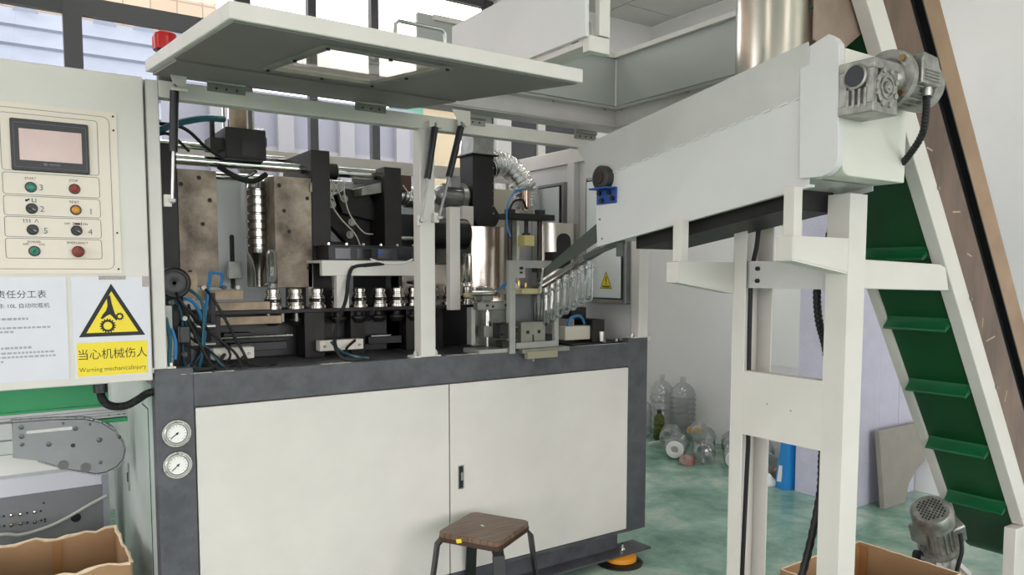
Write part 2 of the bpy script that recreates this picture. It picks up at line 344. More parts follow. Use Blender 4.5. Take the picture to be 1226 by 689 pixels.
for zc, sa in ((.933, 218), (.82, 222)):
    c = (.0645, 0, zc)
    ga = part('pressure_gauge', G().lathe([(-.002, .048), (.004, .05), (.008, .048), (.008, .042), (.012, .042), (.014, .04), (.014, .035), (.008, .034)], c, (0, -1, 0), 32), mat('worn_chrome', 'a9a6a0', .25, 1), mc)
    part('dial_surround', G().lathe([(.003, .035), (.009, .035)], c, (0, -1, 0), 32), INKG, ga); part('dial', G().lathe([(.004, .0325), (.0098, .0325)], c, (0, -1, 0), 32), DIAL, ga)
    g = G(); a = math.radians(sa); d = Vector((math.cos(a), 0, math.sin(a))); p = Vector(c)+Vector((0, -.011, 0))
    g.obox(p-d*.008, p+d*.026, .0025, .0015, (0, 1, 0)); g.cyl(p, p+Vector((0, -.002, 0)), .004, 10); part('needle', g, INK, ga)
    g = G()
    for k in range(13):
        t = math.radians(225-k*22.5); d = Vector((math.cos(t), 0, math.sin(t))); g.obox(p+d*.025, p+d*.0305, .0012, .0008, (0, 1, 0))
    part('scale_marks', g, INKG, ga)
    g = G()
    for k in (90, 210, 330):
        t = math.radians(k); bolt(g, Vector(c)+Vector((math.cos(t)*.044, -.009, math.sin(t)*.044)), (0, -1, 0), .003, .003)
    part('bezel_screw', g, STEELD, ga)
# worn paint along the deck edge
g = G()
for (a, c, y0, z) in ((.085, .19, -.002, 1.141), (.2, .27, .0, 1.1415), (.6, .72, .0, 1.1412), (.98, 1.03, .0, 1.1412), (1.16, 1.33, .0, 1.1412), (1.9, 2.25, .012, 1.1412)):
    pts = []; n = 9
    for k in range(n): pts.append((a+(c-a)*k/(n-1), y0+random.uniform(0, .006)))
    for k in range(n-1, -1, -1): pts.append((a+(c-a)*k/(n-1), y0+.012+random.uniform(0, .02)))
    g.prism(pts, (0, 0, 1.1395), UX, UY, (0, 0, .0012))
part('worn_paint', g, CHIP, mc)
# upper frame: posts and rails
def post(x0, x1, y0, y1, z0, z1, nm='post', foot=True):
    p = part(nm, G().box(x0, x1, y0, y1, z0, z1), PAINT, mc, .004)
    if foot:
        g = G().box(x0-.028, x1+.028, y0+.005, y1+.01, z0-.012, z0+.006)
        part('foot_plate', g, PAINT, p)
        for xx in (x0-.016, x1+.016):
            g = G(); bolt(g, (xx, y0+.03, z0+.006), UZ, .009, .012); g.cyl((xx, y0+.03, z0), (xx, y0+.03, z0+.026), .005, 8); part('bolt', g, STEEL, p)
    return p
post(.001, .043, .0, .06, 1.163, 2.15); pmid = post(1.035, 1.105, .005, .07, 1.14, 2.15); post(2.285, XL, .0, .06, 1.163, 2.15)
post(.0, .05, 1.24, 1.3, 1.13, 2.2, foot=False); post(2.29, XL, 1.24, 1.3, 1.13, 2.2, foot=False)
part('top_rail', G().box(.043, 2.285, .0, .055, 2.095, 2.152), PAINT, mc, .003)
part('rear_rail', G().box(.05, 2.29, 1.2, 1.26, 2.07, 2.14), PAINT, mc, .003)
part('end_rail', G().box(2.29, 2.35, .06, 1.24, 2.12, 2.205), PAINT, mc, .004)
part('end_rail', G().box(.0, .05, .06, 1.24, 2.1, 2.15), PAINT, mc, .003)
# right end wall with electrical panels, seen from inside
ew = part('end_wall', G().box(2.31, 2.34, .06, 1.24, 1.13, 2.12), PTROUGH, mc)
part('wall_rib', G().box(2.27, 2.31, .52, .58, 1.13, 2.12), PTROUGH, mc, .003)
for (y0, y1, z0, z1, sg) in ((.09, .42, 1.335, 2.02, 1), (.62, .93, 1.5, 2.02, 0)):
    f = part('electrical_panel', G().box(2.272, 2.309, y0, y1, z0, z1), ALU, mc, .002)
    part('panel_door', G().box(2.258, 2.2715, y0+.025, y1-.025, z0+.03, z1-.025), mat('bright_white_panel', 'e2e6e6', .3), f, .002)
    part('seal', G().box(2.262, 2.2725, y0+.018, y1-.018, z0+.022, z1-.018), BLACK, f)
    g = G()
    for yy in (y0+.012, y1-.012):
        for zz in (z0+.012, z1-.012): bolt(g, (2.272, yy, zz), (-1, 0, 0), .005, .004)
    part('screw', g, STEELD, f)
    if sg:
        c = Vector((2.2575, .225, 1.415))
        part('hazard_sticker', G().prism([(-.045, 0), (.045, 0), (0, .088)], c, (0, -1, 0), UZ, (-.001, 0, 0)), YELLOW, f)
        k = G(); q = [Vector((2.256, c.y+a, c.z+b_)) for a, b_ in ((.045, 0), (-.045, 0), (0, .088))]
        for i in range(3): k.obox(q[i], q[(i+1) % 3], .003, .001, (1, 0, 0))
        k.box(2.2555, 2.2565, c.y-.004, c.y+.004, 1.45, 1.48).box(2.2555, 2.2565, c.y-.004, c.y+.004, 1.438, 1.445).box(2.2555, 2.2565, c.y-.028, c.y+.028, 1.42, 1.43)
        part('hazard_mark', k, mat('dark_olive_ink', '6b601b', .6), f)
# dark back panels inside
part('rear_inner_panel', G().box(.06, 2.29, 1.16, 1.2, 1.13, 1.98), mat('inner_grey_panel', 'dfe4e4', .45, var=.03), mc)
# hood over the left opening
def zb(y): return 2.192+.1112*(y-.1)
hd = None
g = G()
def slab(x0, x1, y0, y1, t0, t1): g.hexa([(x0, y0, zb(y0)+t0), (x1, y0, zb(y0)+t0), (x1, y1, zb(y1)+t0), (x0, y1, zb(y1)+t0), (x0, y0, zb(y0)+t1), (x1, y0, zb(y0)+t1), (x1, y1, zb(y1)+t1), (x0, y1, zb(y1)+t1)])
hx0, hx1, hy0, hy1 = .015, 1.03, -1.06, .1; wx0, wx1, wy0, wy1 = .285, .605, -.965, -.48
ox0, ox1, oy0, oy1 = wx0-.1, wx1+.16, wy0-.02, wy1+.11
slab(hx0, hx1, hy0, oy0, .0, .04); slab(hx0, hx1, oy1, hy1-.03, 0, .04); slab(hx0, ox0, oy0, oy1, 0, .04); slab(ox1, hx1, oy0, oy1, 0, .04)
hd = part('hood', g, PAINT, mc, .003)
HOODSHADE = mat('hood_liner_grey', '7b7270', .5, var=.04)  # shade under the hood, put into the darker grey of sheet and stiffener
g = G(); slab(hx0+.012, hx1-.012, -1.045, wy0-.022, -.004, -.0005); slab(hx0+.012, wx0-.022, wy0-.022, wy1+.022, -.004, -.0005); slab(wx1+.022, hx1-.012, wy0-.022, wy1+.022, -.004, -.0005); slab(hx0+.012, hx1-.012, wy1+.022, -.36, -.004, -.0005); part('liner', g, HOODSHADE, hd)
g = G(); slab(hx0+.02, hx1-.03, -.355, .05, -.01, -.0005); part('stiffener', g, HOODSHADE, hd)
g = G(); slab(wx0-.022, wx1+.022, wy0-.022, wy0, -.012, -.0005); slab(wx0-.022, wx1+.022, wy1, wy1+.022, -.012, -.0005); slab(wx0-.022, wx0, wy0, wy1, -.012, -.0005); slab(wx1, wx1+.022, wy0, wy1, -.012, -.0005); part('window_trim', g, STEELD, hd)
g = G()
for x in (wx0-.011, (wx0+wx1)/2, wx1+.011):
    for y in (wy0-.011, (wy0+wy1)/2, wy1+.011):
        if not (abs(x-.445) < .01 and abs(y+.7225) < .01): bolt(g, (x, y, zb(y)-.012), (0, 0, -1), .006, .005)
part('trim_screw', g, BLACKM, hd)
g = G(); slab(wx0-.01, wx1+.01, wy0-.01, wy1+.01, -.004, .0); part('window_pane', g, ACRYL, hd)
g = G(); zt = zb(-1.05)+.04
g.tube([(.425, -1.045, zt-.005), (.427, -1.045, zt+.026), (.437, -1.045, zt+.034), (.56, -1.045, zt+.034), (.57, -1.045, zt+.026), (.572, -1.045, zt-.005)], .005, 10); part('handle', g, STEEL, hd)
for x in (.2, .75, 1.22, 1.85):
    g = G().box(x, x+.13, -.006, .0, 2.135, 2.18); g.cyl((x, -.008, 2.168), (x+.13, -.008, 2.168), .009, 10)
    hg = part('hinge', g, STEELD, mc)
    g = G()
    for k in range(3): bolt(g, (x+.03+k*.035, -.006, 2.147), (0, -1, 0), .004, .003)
    part('hinge_screw', g, BLACKM, hg)
# hood over the right opening: deep box with raised side panels
rh = part('deep_hood', G().box(1.08, 2.2, .1, .12, 2.345, 2.6).box(2.2, 2.22, -1.1, .12, 2.345, 2.6), mat('hood_inner_grey', 'a9aca8', .45), mc, .002)
part('hood_rim', G().box(1.15, 2.2, .085, .125, 2.578, 2.6).box(2.175, 2.225, -1.1, .125, 2.578, 2.6), PAINT, rh)
part('hood_flange', G().box(1.1, 2.26, .12, .175, 2.336, 2.345).box(2.22, 2.26, -1.1, .12, 2.336, 2.345), PGREY, rh)
part('hood_gutter', G().box(1.1, 2.27, .17, .178, 2.255, 2.34).box(2.262, 2.27, -1.1, .17, 2.255, 2.34), PGREY, rh, .003)
part('hood_underplate', G().box(1.1, 2.4, .178, .3, 2.25, 2.258).box(2.27, 2.4, -1.1, .178, 2.25, 2.258), PGREY, rh)
g = G()
for p_ in ((1.55, .148), (1.84, .148), (2.17, .148), (2.24, .1), (2.24, -.35)): bolt(g, (p_[0], p_[1], 2.336), (0, 0, -1), .007, .006)
part('flange_screw', g, STEELD, rh)
part('corner_seam', G().cyl((2.198, .098, 2.346), (2.198, .098, 2.577), .004, 8), PAINT, rh)
part('side_cheek', G().box(1.045, 1.06, -1.05, -.25, 2.205, 2.44), PTROUGH, rh, .002)
part('cheek_lip', G().box(1.06, 1.142, -1.05, -1.02, 2.165, 2.212).box(1.061, 1.141, -1.018, -.25, 2.185, 2.204), PAINT, rh, .002)
part('cheek_end', G().box(1.1, 1.142, -1.05, -1.03, 2.217, 2.44), PAINT, rh)
# gas springs
def spring(p0, p1, frac=.55, r=.0145):
    p0, p1 = Vector(p0), Vector(p1); pm = p0+(p1-p0)*frac; s = part('gas_spring', G().cyl(p0, pm, r, 14), BLACK, mc)
    part('rod', G().cyl(pm, p1, r*.42, 10), STEEL, s)
    d = (p1-p0).normalized()
    part('ball_end', G().lathe([(-.012, .004), (-.006, .009), (.004, .009), (.01, .004)], p0-d*.01, d, 10).lathe([(-.008, .005), (0, .01), (.01, .006)], p1, d, 10), STEELD, s)
    q = p0+(pm-p0)*.82; part('spec_sticker', G().lathe([(-.02, r+.0008), (.02, r+.0008)], q, d, 14, -2.2, -1.0), WHITEP, s)
spring((.088, -.03, 2.115), (.072, -.02, 1.745)); spring((1.088, -.03, 2.1), (1.026, -.02, 1.715)); spring((1.213, -.03, 2.115), (1.11, -.02, 1.73))
g = G().prism([(-.035, 0), (.02, 0), (.012, -.055), (-.01, -.075), (-.022, -.04)], (.11, -.03, 2.172), UX, UZ, (0, .004, 0)); g.cyl((.075, -.05, 2.118), (.125, -.05, 2.118), .006, 8); part('spring_bracket', g, PAINT, mc)
g = G().prism([(-.05, 0), (.04, 0), (.04, -.06), (-.012, -.068), (-.03, -.03)], (1.22, -.03, 2.185), UX, UZ, (0, .004, 0)); bolt(g, (1.2, -.03, 2.125), (0, -1, 0)); bolt(g, (1.235, -.03, 2.125), (0, -1, 0)); part('spring_bracket', g, PAINT, mc)
g = G().box(1.06, 1.12, -.035, .005, 2.1, 2.125); part('spring_bracket', g, PAINT, mc)
for x, z in ((.06, 1.745), (1.02, 1.715), (1.1, 1.73)):
    g = G().box(x-.012, x+.01, -.02, .004, z-.02, z+.02); g.cyl((x, -.03, z), (x+.02, -.03, z), .006, 8); part('spring_mount', g, PAINT, mc)
# beacon
bc = part('beacon', G().lathe([(0, .044), (.045, .044), (.06, .04), (.068, .028), (.07, 0)], (.12, .28, 2.325), UZ, 24), RED, mc)
part('beacon_base', G().cyl((.12, .28, 2.15), (.12, .28, 2.33), .035, 16), BLACK, mc)
g = G()
for k in range(8):
    a = k*math.pi/4; part('beacon_rib', G().obox((.12+.0445*math.cos(a), .28+.0445*math.sin(a), 2.33), (.12+.0445*math.cos(a), .28+.0445*math.sin(a), 2.37), .003, .003, (1, 0, .01)), mat('bright_red', 'e8443c', .4), bc)
# ------------------------------------------------------------------ mechanism on the deck
YM = .5
def mp_(name, g, mt, bevel=.002, par=mc): return part(name, g, mt, par, bevel)
mp_('platen', G().box(.1, .185, YM, .85, 1.13, 2.02), BLACKM)
mp_('platen', G().box(.745, .832, YM-.005, .9, 1.13, 2.048), BLACKM)
mp_('platen', G().box(1.102, 1.19, YM, .9, 1.13, 2.0), BLACKM)
m1 = mp_('mold_half', G().box(.187, .34, YM+.005, .82, 1.437, 1.922), RUST)
# right mold half with a bottle cavity on its left side
m2 = mp_('mold_half', G().box(.579, .745, YM, .86, 1.432, 1.92), RUST)
part('mold_backing', G().box(.535, .578, .72, .8, 1.43, 1.92), STEELD, m2)
prof = [(0, .016), (.06, .018), (.12, .032), (.15, .05)]; z = .155
while z < .42: prof += [(z, .052), (z+.024, .052), (z+.028, .045), (z+.032, .045)]; z += .036
prof += [(z, .05), (z+.03, .045), (z+.04, .03)]
part('mold_cavity', G().lathe(prof, (.55, .66, 1.435), UZ, 24), mat('polished_cavity', 'bdbab6', .22, 1), m2)
for mm, xs, y in ((m1, ((.2, 1.86), (.27, 1.89), (.31, 1.8), (.225, 1.5), (.28, 1.7)), YM+.005), (m2, ((.6, 1.88), (.725, 1.83), (.64, 1.68), (.725, 1.52), (.62, 1.77)), YM)):
    for (x, zz) in xs: part('bolt_hole', G().lathe([(0, .007), (.002, .009), (.003, .006)], (x, y-.001, zz), (0, -1, 0), 12), BLACKM, mm)
part('mold_clamp', G().box(.735, .745, YM-.012, YM+.0, 1.86, 1.9), RUST, m2)
# grey inner guides between the molds
mp_('guide_panel', G().box(.4, .55, .93, .96, 1.3, 1.97), mat('white_guide', 'e3e8e8', .45), .001)
mp_('guide_slot', G().prism(rrect(.49, .51, 1.42, 1.68, .009), (0, .928, 0), UX, UZ, (0, -.006, 0)), BLACK, 0)
mp_('sensor_block', G().box(.45, .51, .8, .83, 1.47, 1.55), STEELD)
# tie rods and cylinders
for (x0, x1, y, zc, r) in ((.185, .745, .6, 1.972, .022), (.11, .45, .82, 2.065, .018), (.185, 1.1, .85, 1.945, .018), (.832, 1.102, .6, 1.972, .024), (.55, .745, .88, 2.05, .014)):
    mp_('tie_rod', G().cyl((x0, y, zc), (x1, y, zc), r, 20), CHROME, 0)
mp_('rod_collar', G().cyl((.832, .6, 1.972), (.9, .6, 1.972), .038, 20), BLACKM, 0)

blk = mp_('clamp_block', G().box(.385, .555, .52, .72, 1.985, 2.115), BLACKM, .004)
part('block_slot', G().box(.45, .51, .517, .521, 2.0, 2.06), BLACK, blk); part('block_ear', G().box(.33, .385, .55, .66, 2.02, 2.07).box(.555, .57, .56, .6, 2.05, 2.09), BLACKM, blk)
part('air_cylinder', G().cyl((.465, .62, 2.115), (.465, .62, 2.24), .038, 24), TAN, blk)
g = G()
for dx, dy in ((-.05, -.05), (.05, -.05), (-.05, .05), (.05, .05)): g.cyl((.465+dx, .62+dy, 2.115), (.465+dx, .62+dy, 2.26), .006, 8)
part('cylinder_rod', g, CHROME, blk); part('cylinder_cap', G().box(.405, .525, .56, .68, 2.24, 2.26), STEELD, blk)
part('guide_pin', G().cyl((.35, .6, 2.07), (.35, .6, 2.15), .011, 12).cyl((.35, .6, 2.15), (.35, .6, 2.165), .017, 12), BLACKM, blk)
# toggle linkage right of the platen
tg = mp_('toggle_arm', G().prism([(0, .03), (.05, .06), (.16, .05), (.2, -.02), (.2, -.09), (.03, -.06)], (.91, .62, 1.84), UX, UZ, (0, .05, 0)), BLACKM, .003)
mp_('toggle_arm', G().prism([(0, .0), (.05, .01), (.22, -.17), (.24, -.25), (.16, -.25), (-.02, -.06)], (.86, .68, 1.85), UX, UZ, (0, .05, 0)), BLACKM, .003)
mp_('toggle_plate', G().box(1.03, 1.102, .67, .82, 1.62, 1.87), BLACKM)
mp_('toggle_base', G().box(.84, 1.1, .7, .88, 1.56, 1.65), BLACKM)
for (x, zz) in ((.945, 1.85), (.885, 1.82), (.98, 1.74), (.97, 1.68)): mp_('pivot_pin', G().lathe([(0, .018), (.012, .018), (.012, .01), (.016, .008)], (x, .62, zz), (0, -1, 0), 14), STEELD, 0)
mp_('crossbar', G().box(.84, 1.19, .74, .8, 1.9, 1.94), GALV)
mp_('cross_bracket', G().hexa([(1.0, .53, 1.86), (1.1, .53, 1.88), (1.1, .72, 1.88), (1.0, .72, 1.86), (1.0, .53, 1.9), (1.1, .53, 1.93), (1.1, .72, 1.93), (1.0, .72, 1.9)]), STEELD)
mp_('spindle_block', G().box(1.19, 1.27, .55, .68, 1.9, 1.975), mat('brown_casting', '4a352b', .5, .3, var=.2))
mp_('link_rod', G().cyl((1.19, .6, 1.67), (1.4, .6, 1.67), .011, 12), CHROME, 0); mp_('link_rod', G().cyl((1.19, .6, 1.62), (1.4, .6, 1.62), .008, 12), CHROME, 0)
for pts in ([(.86, .55, 1.93), (.845, .53, 1.83), (.88, .5, 1.75), (.94, .48, 1.68), (.96, .46, 1.62)], [(.92, .55, 1.93), (.91, .52, 1.86), (.93, .51, 1.77), (.99, .5, 1.69), (1.04, .5, 1.68)], [(.86, .56, 1.93), (.89, .55, 1.88), (.91, .56, 1.84)], [(.9, .56, 1.92), (.87, .55, 1.88), (.86, .55, 1.84)], [(1.2, .5, 1.92), (1.24, .45, 1.82), (1.25, .4, 1.7), (1.25, .38, 1.6)]):
    mp_('signal_wire', G().tube(pts, .0032, 6, 6), mat('beige_wire', 'b9b2a2', .5), 0)
# preform conveyor: chain plate, supports, collars
mp_('chain_plate', G().box(.22, 1.72, .35, .56, 1.327, 1.342), BLACKM, .001)
mp_('chain_guide', G().box(.27, .5, .33, .37, 1.345, 1.378), TAN); mp_('chain_guide', G().box(.29, .55, .335, .36, 1.285, 1.318), TAN)
mp_('chain_frame', G().box(.3, 1.72, .5, .54, 1.13, 1.327), BLACK)
for x0, x1, y in ((.26, .3, .33), (.655, .745, .36), (.89, .96, .42), (1.17, 1.22, .42), (1.3, 1.36, .4)): mp_('chain_support', G().box(x0, x1, y, y+.1, 1.128, 1.327), BLACKM)
gb = mp_('grey_support', G().box(1.62, 1.68, .7, .74, 1.13, 1.32), PGREY); part('foot_plate', G().box(1.58, 1.72, .68, .78, 1.128, 1.138), PGREY, gb)
mp_('grey_upright', G().box(1.345, 1.4, .3, .34, 1.32, 1.81), PAINT, .002)
g0 = G().lathe([(0, .038), (.014, .038), (.016, .031), (.022, .031), (.024, .034), (.05, .034), (.052, .03), (.058, .03), (.06, .026), (.066, .026), (.068, .029), (.084, .029), (.088, .022), (.09, .02)], (.535, .41, 1.342), UZ, 24)
cm = bpy.data.materials.new('collar_steel'); cm.use_nodes = True; pb = cm.node_tree.nodes['Principled BSDF']; pb.inputs['Metallic'].default_value = 1; pb.inputs['Base Color'].default_value = lin('bdb9b2'); pb.inputs['Roughness'].default_value = .22
c0 = part('preform_collar', g0, cm, mc, 0, 30)
r0 = part('collar_ring', G().lathe([(.0, .0342), (.0, .035), (.016, .035), (.016, .0342)], (.535, .41, 1.37), UZ, 24, caps=False), BLACKM, c0)
s0 = part('collar_stud', G().box(.531, .539, .374, .378, 1.373, 1.382), STEELD, c0)
cols = [.535, .633, .731, .83, .929, 1.028, 1.12, 1.21, 1.305, 1.401, 1.505, 1.6]
for x in cols[1:]:
    c = dup(c0, (x-.535, 0, 0))
    for ch in (r0, s0): k = ch.copy(); COL.objects.link(k); k.parent = c
for x in cols[:9]:
    part('drive_sprocket', G().lathe([(0, .02), (.02, .036), (.03, .036), (.034, .02), (.05, .02)], (x, .42, 1.27), UZ, 16), BLACKM, mc)
part('drive_shaft', G().cyl((.3, .36, 1.23), (.6, .36, 1.23), .008, 10).cyl((1.0, .45, 1.2), (1.1, .45, 1.2), .008, 10), CHROME, mc)
mp_('valve_body', G().box(.32, .43, .37, .42, 1.21, 1.25), BLACKM)
for x0, x1, y in ((.24, .395, .2), (.7, .9, .3)):
    v = mp_('valve_box', G().box(x0, x1, y, y+.05, 1.16, 1.205), mat('cream_box', 'd8d2c6', .5)); g = G(); bolt(g, (x0+.02, y, 1.18), (0, -1, 0), .006); bolt(g, (x1-.02, y, 1.18), (0, -1, 0), .006); part('screw', g, STEELD, v)
# lamp bench with black heater box
bn = mp_('lamp_bench', G().box(.715, 1.2, .3, .33, 1.485, 1.552).box(.715, 1.2, .33, .6, 1.54, 1.552), PAINT)
part('bench_leg', G().box(.78, .835, .3, .335, 1.345, 1.485), PAINT, bn); part('bench_leg', G().box(.725, .77, .5, .54, 1.345, 1.54), PAINT, bn); part('bench_leg', G().box(1.13, 1.17, .5, .54, 1.345, 1.54), PAINT, bn)
hb = mp_('lamp_box', G().box(.76, 1.18, .34, .58, 1.552, 1.615), BLACK); part('lamp_cover', G().box(.745, 1.19, .33, .59, 1.615, 1.62), BLACK, hb)
for i in range(6): part('cover_bolt', bolt(G(), (.76+i*.082, .337, 1.62), UZ, .006, .009), CHROME, hb)
for i in range(4): part('lamp_slot', G().box(.79+i*.1, .86+i*.1, .337, .34, 1.56, 1.605), mat('dark_navy_glass', '10141c', .15), hb)
part('blue_indicator', G().lathe([(0, .012), (.003, .012)], (1.0, .337, 1.588), (0, -1, 0), 14), mat('blue_lens', '123f8f', .2), hb)
part('white_cable', G().tube([(.95, .325, 1.56), (.98, .295, 1.545), (1.03, .29, 1.54), (1.1, .29, 1.545), (1.15, .31, 1.56)], .0045, 8, 5), WHITEP, bn)
part('cable_tie', G().box(.85, .9, .29, .3, 1.52, 1.535), WHITEP, bn)
part('black_cable', G().tube([(1.0, .296, 1.54), (.9, .295, 1.53), (.85, .292, 1.52), (.825, .28, 1.47), (.8, .25, 1.38), (.74, .2, 1.28), (.71, .15, 1.2), (.73, .1, 1.145), (.8, .06, 1.145)], .0085, 8, 6), RUBBER, bn)
part('black_cable', G().tube([(.74, .27, 1.2), (.75, .2, 1.17), (.78, .12, 1.15), (.83, .08, 1.143)], .006, 8, 6), TEALH, bn)
part('black_cable', G().tube([(.86, .3, 1.2), (.8, .25, 1.17), (.79, .18, 1.15)], .006, 8, 6), RUBBER, bn)
# left corner: black motor, air hoses
fm = mp_('round_fan', G().lathe([(0, .05), (.01, .058), (.05, .058), (.055, .05), (.056, .02), (.05, 0)], (.1, .2, 1.46), (0, -1, 0), 28), BLACK, 0)
part('fan_guard', G().lathe([(.052, .05), (.06, .05), (.06, .043), (.052, .043)], (.1, .2, 1.46), (0, -1, 0), 28), BLACKM, fm); part('fan_bracket', G().box(.15, .19, .2, .28, 1.4, 1.5), TAN, fm)
mp_('valve_column', G().box(.05, .085, .12, .16, 1.13, 1.38), STEELD); mp_('valve_column', G().box(.1, .16, .2, .26, 1.13, 1.36), BLACKM)
mp_('hose_bracket', G().box(.2, .38, .28, .3, 1.39, 1.43), TAN); mp_('cam_block', G().box(.2, .24, .3, .35, 1.128, 1.33), BLACKM)
mp_('cross_shaft', G().cyl((.1, .25, 1.29), (.26, .25, 1.29), .012, 12), STEEL, 0); mp_('cross_shaft', G().cyl((.09, .25, 1.22), (.26, .25, 1.22), .008, 12), STEEL, 0)
for k, (pts, r, mt) in enumerate([
    ([(.26, .3, 1.5), (.25, .27, 1.47), (.235, .25, 1.4), (.22, .23, 1.33), (.215, .22, 1.29), (.21, .2, 1.25), (.17, .12, 1.19), (.1, .03, 1.145)], .0065, BLUEH),
    ([(.26, .3, 1.5), (.3, .29, 1.49), (.29, .27, 1.44)], .006, BLUEH),
    ([(.12, .2, 1.4), (.16, .18, 1.395), (.19, .18, 1.35), (.2, .19, 1.3)], .0065, BLUEH),
    ([(.05, .05, 1.34), (.06, .04, 1.27), (.055, .03, 1.2), (.05, .03, 1.15)], .007, TEALH),
    ([(.07, .06, 1.3), (.08, .05, 1.25), (.075, .04, 1.19)], .006, BLUEH),
    ([(.12, .22, 1.38), (.17, .2, 1.3), (.2, .18, 1.24), (.13, .05, 1.16)], .006, RUBBER),
    ([(.3, .24, 1.19), (.24, .12, 1.16), (.2, .04, 1.15), (.14, .03, 1.148)], .007, RUBBER),
    ([(.38, .24, 1.18), (.3, .12, 1.15), (.24, .06, 1.145)], .005, RUBBER),
    ([(.04, .3, 1.98), (.12, .3, 2.05), (.25, .33, 2.1), (.35, .4, 2.12)], .013, TEALH),
    ([(.05, .3, 2.0), (.12, .28, 2.02), (.2, .33, 1.97)], .006, RUBBER),
    ([(.05, .32, 2.06), (.18, .34, 2.06), (.28, .4, 2.0), (.36, .5, 1.98)], .007, RUBBER),
    ([(.36, .55, 1.95), (.43, .53, 1.905), (.5, .53, 1.895), (.56, .55, 1.93)], .012, RUBBER),
    ([(.38, .56, 1.94), (.46, .54, 1.91), (.52, .56, 1.94)], .007, CHROME),
    ]): mp_('air_hose', G().tube(pts, r, 8, 6), mt, 0)
# loose cables, fittings and small valves in the left corner of the deck
rc = random.Random(21)
for k in range(9):
    x0 = .06+rc.random()*.2; y0 = .16+rc.random()*.12; z0 = 1.3+rc.random()*.14; x1 = .07+rc.random()*.3; y1 = .05+rc.random()*.1
    mp_('air_hose', G().tube([(x0, y0, z0), (x0+rc.uniform(-.03, .05), y0-.04, z0-.06), (x1, y1+.04, 1.2), (x1+rc.uniform(-.02, .06), y1, 1.143), (x1+.12, y1-.01, 1.139)], .0042+.002*rc.random(), 7, 6), RUBBER if k % 3 else TEALH, 0)
for k, (x, y, z) in enumerate(((.085, .14, 1.39), (.13, .16, 1.33), (.19, .2, 1.31), (.22, .26, 1.44), (.3, .27, 1.44), (.35, .27, 1.44), (.12, .12, 1.2))):
    mp_('hose_fitting', G().cyl((x, y, z), (x, y-.025, z), .009, 8), STEELD if k % 2 else BLACK, 0)
mp_('solenoid_valve', G().box(.045, .08, .06, .11, 1.2, 1.27), mat('cream_box', 'd8d2c6', .5)); mp_('solenoid_valve', G().box(.11, .145, .13, .17, 1.24, 1.3), BLACK); mp_('clevis', G().box(.245, .265, .25, .285, 1.3, 1.42), BLACKM)
for x in (.5, .56, .62): mp_('index_pin', G().cyl((x, .36, 1.29), (x, .36, 1.325), .008, 10), STEELD, 0)
for x0, x1 in ((.36, .6), (.78, .88), (.98, 1.15)): mp_('slide_bar', G().box(x0, x1, .43, .46, 1.165, 1.2), BLACK)
# blower with motor and ducts
bl = G()
cx, cz = 1.8, 1.88; prof = []
for k in range(25):
    a = math.radians(-180+k*11.25); R_ = .1+.035*(k/24.0)
    prof.append((R_*math.cos(a)*1.0, R_*math.sin(a)))
prof = [p for p in prof if p[1] <= .06 or p[0] > 0]
bpoly = [(-.068, .37), (-.068, .09)]+[(.09*math.cos(math.radians(160+k*12))+.022, .1*math.sin(math.radians(160+k*12))+.06) for k in range(0, 17)]+[(.07, .1), (.07, .37)]
bw = part('blower', G().prism([(a_, b_) for a_, b_ in bpoly], (1.812, .75, 1.775), UX, UZ, (0, .14, 0)), mat('black_enamel', '1c181b', .35, var=.3, vscale=6), mc, .004)
part('blower_flange', G().box(1.725, 1.9, .73, .91, 2.145, 2.152), BLACKM, bw)
part('outlet_transition', G().hexa([(1.745, .75, 2.152), (1.882, .75, 2.152), (1.882, .89, 2.152), (1.745, .89, 2.152), (1.765, .76, 2.4), (1.87, .76, 2.4), (1.87, .88, 2.4), (1.765, .88, 2.4)]), GALV, bw)
g = G()
for i in range(8): bolt(g, (1.876, .748, 1.83+i*.042), (0, -1, 0), .005, .006)
part('blower_bolt', g, STEELD, bw)
g = G().lathe([(0, .06), (.02, .075), (.05, .075)], (1.74, .82, 1.92), (-1, 0, 0), 24); g.lathe([(.05, .055), (.16, .055), (.18, .05), (.2, .03)], (1.74, .82, 1.92), (-1, 0, 0), 24)
mo = part('blower_motor', g, GALV, bw)
for k in range(16):
    a = k*math.pi/8; d = Vector((0, math.cos(a), math.sin(a))); c = Vector((1.68, .82, 1.92)); g = G().obox(c+d*.055+Vector((.01, 0, 0)), c+d*.055+Vector((-.09, 0, 0)), .004, .024, d); part('cooling_fin', g, GALV, bw)
part('motor_box', G().box(1.6, 1.66, .74, .78, 1.96, 2.02), GALV, bw); part('motor_bracket', G().box(1.66, 1.73, .72, .84, 1.7, 1.86), PAINT, bw)
def corr(pts, r, name, mt, n=90, amp=.006, cyc=26):
    P = [Vector(p) for p in pts]; Q = []
    k = n//(len(P)-1)
    for i in range(len(P)-1):
        a, b_, c, d = P[max(i-1, 0)], P[i], P[i+1], P[min(i+2, len(P)-1)]
        for j in range(k):
            t = j/k; Q.append(.5*((2*b_)+(c-a)*t+(2*a-5*b_+4*c-d)*t*t+(3*b_-a-3*c+d)*t**3))
    Q.append(P[-1])
    rnd = [random.uniform(.94, 1.06) for _ in range(200)]
    return part(name, G().tube(Q, lambda t: (r+amp*math.sin(t*cyc*2*math.pi))*rnd[int(t*60)], 22), mt, mc, 0, 60)
corr([(1.9, .86, 2.1), (1.97, .88, 2.13), (2.06, .89, 2.12), (2.14, .87, 2.05), (2.18, .85, 1.96), (2.18, .84, 1.87)], .072, 'foil_duct', FOILM, 240, .005, 24)
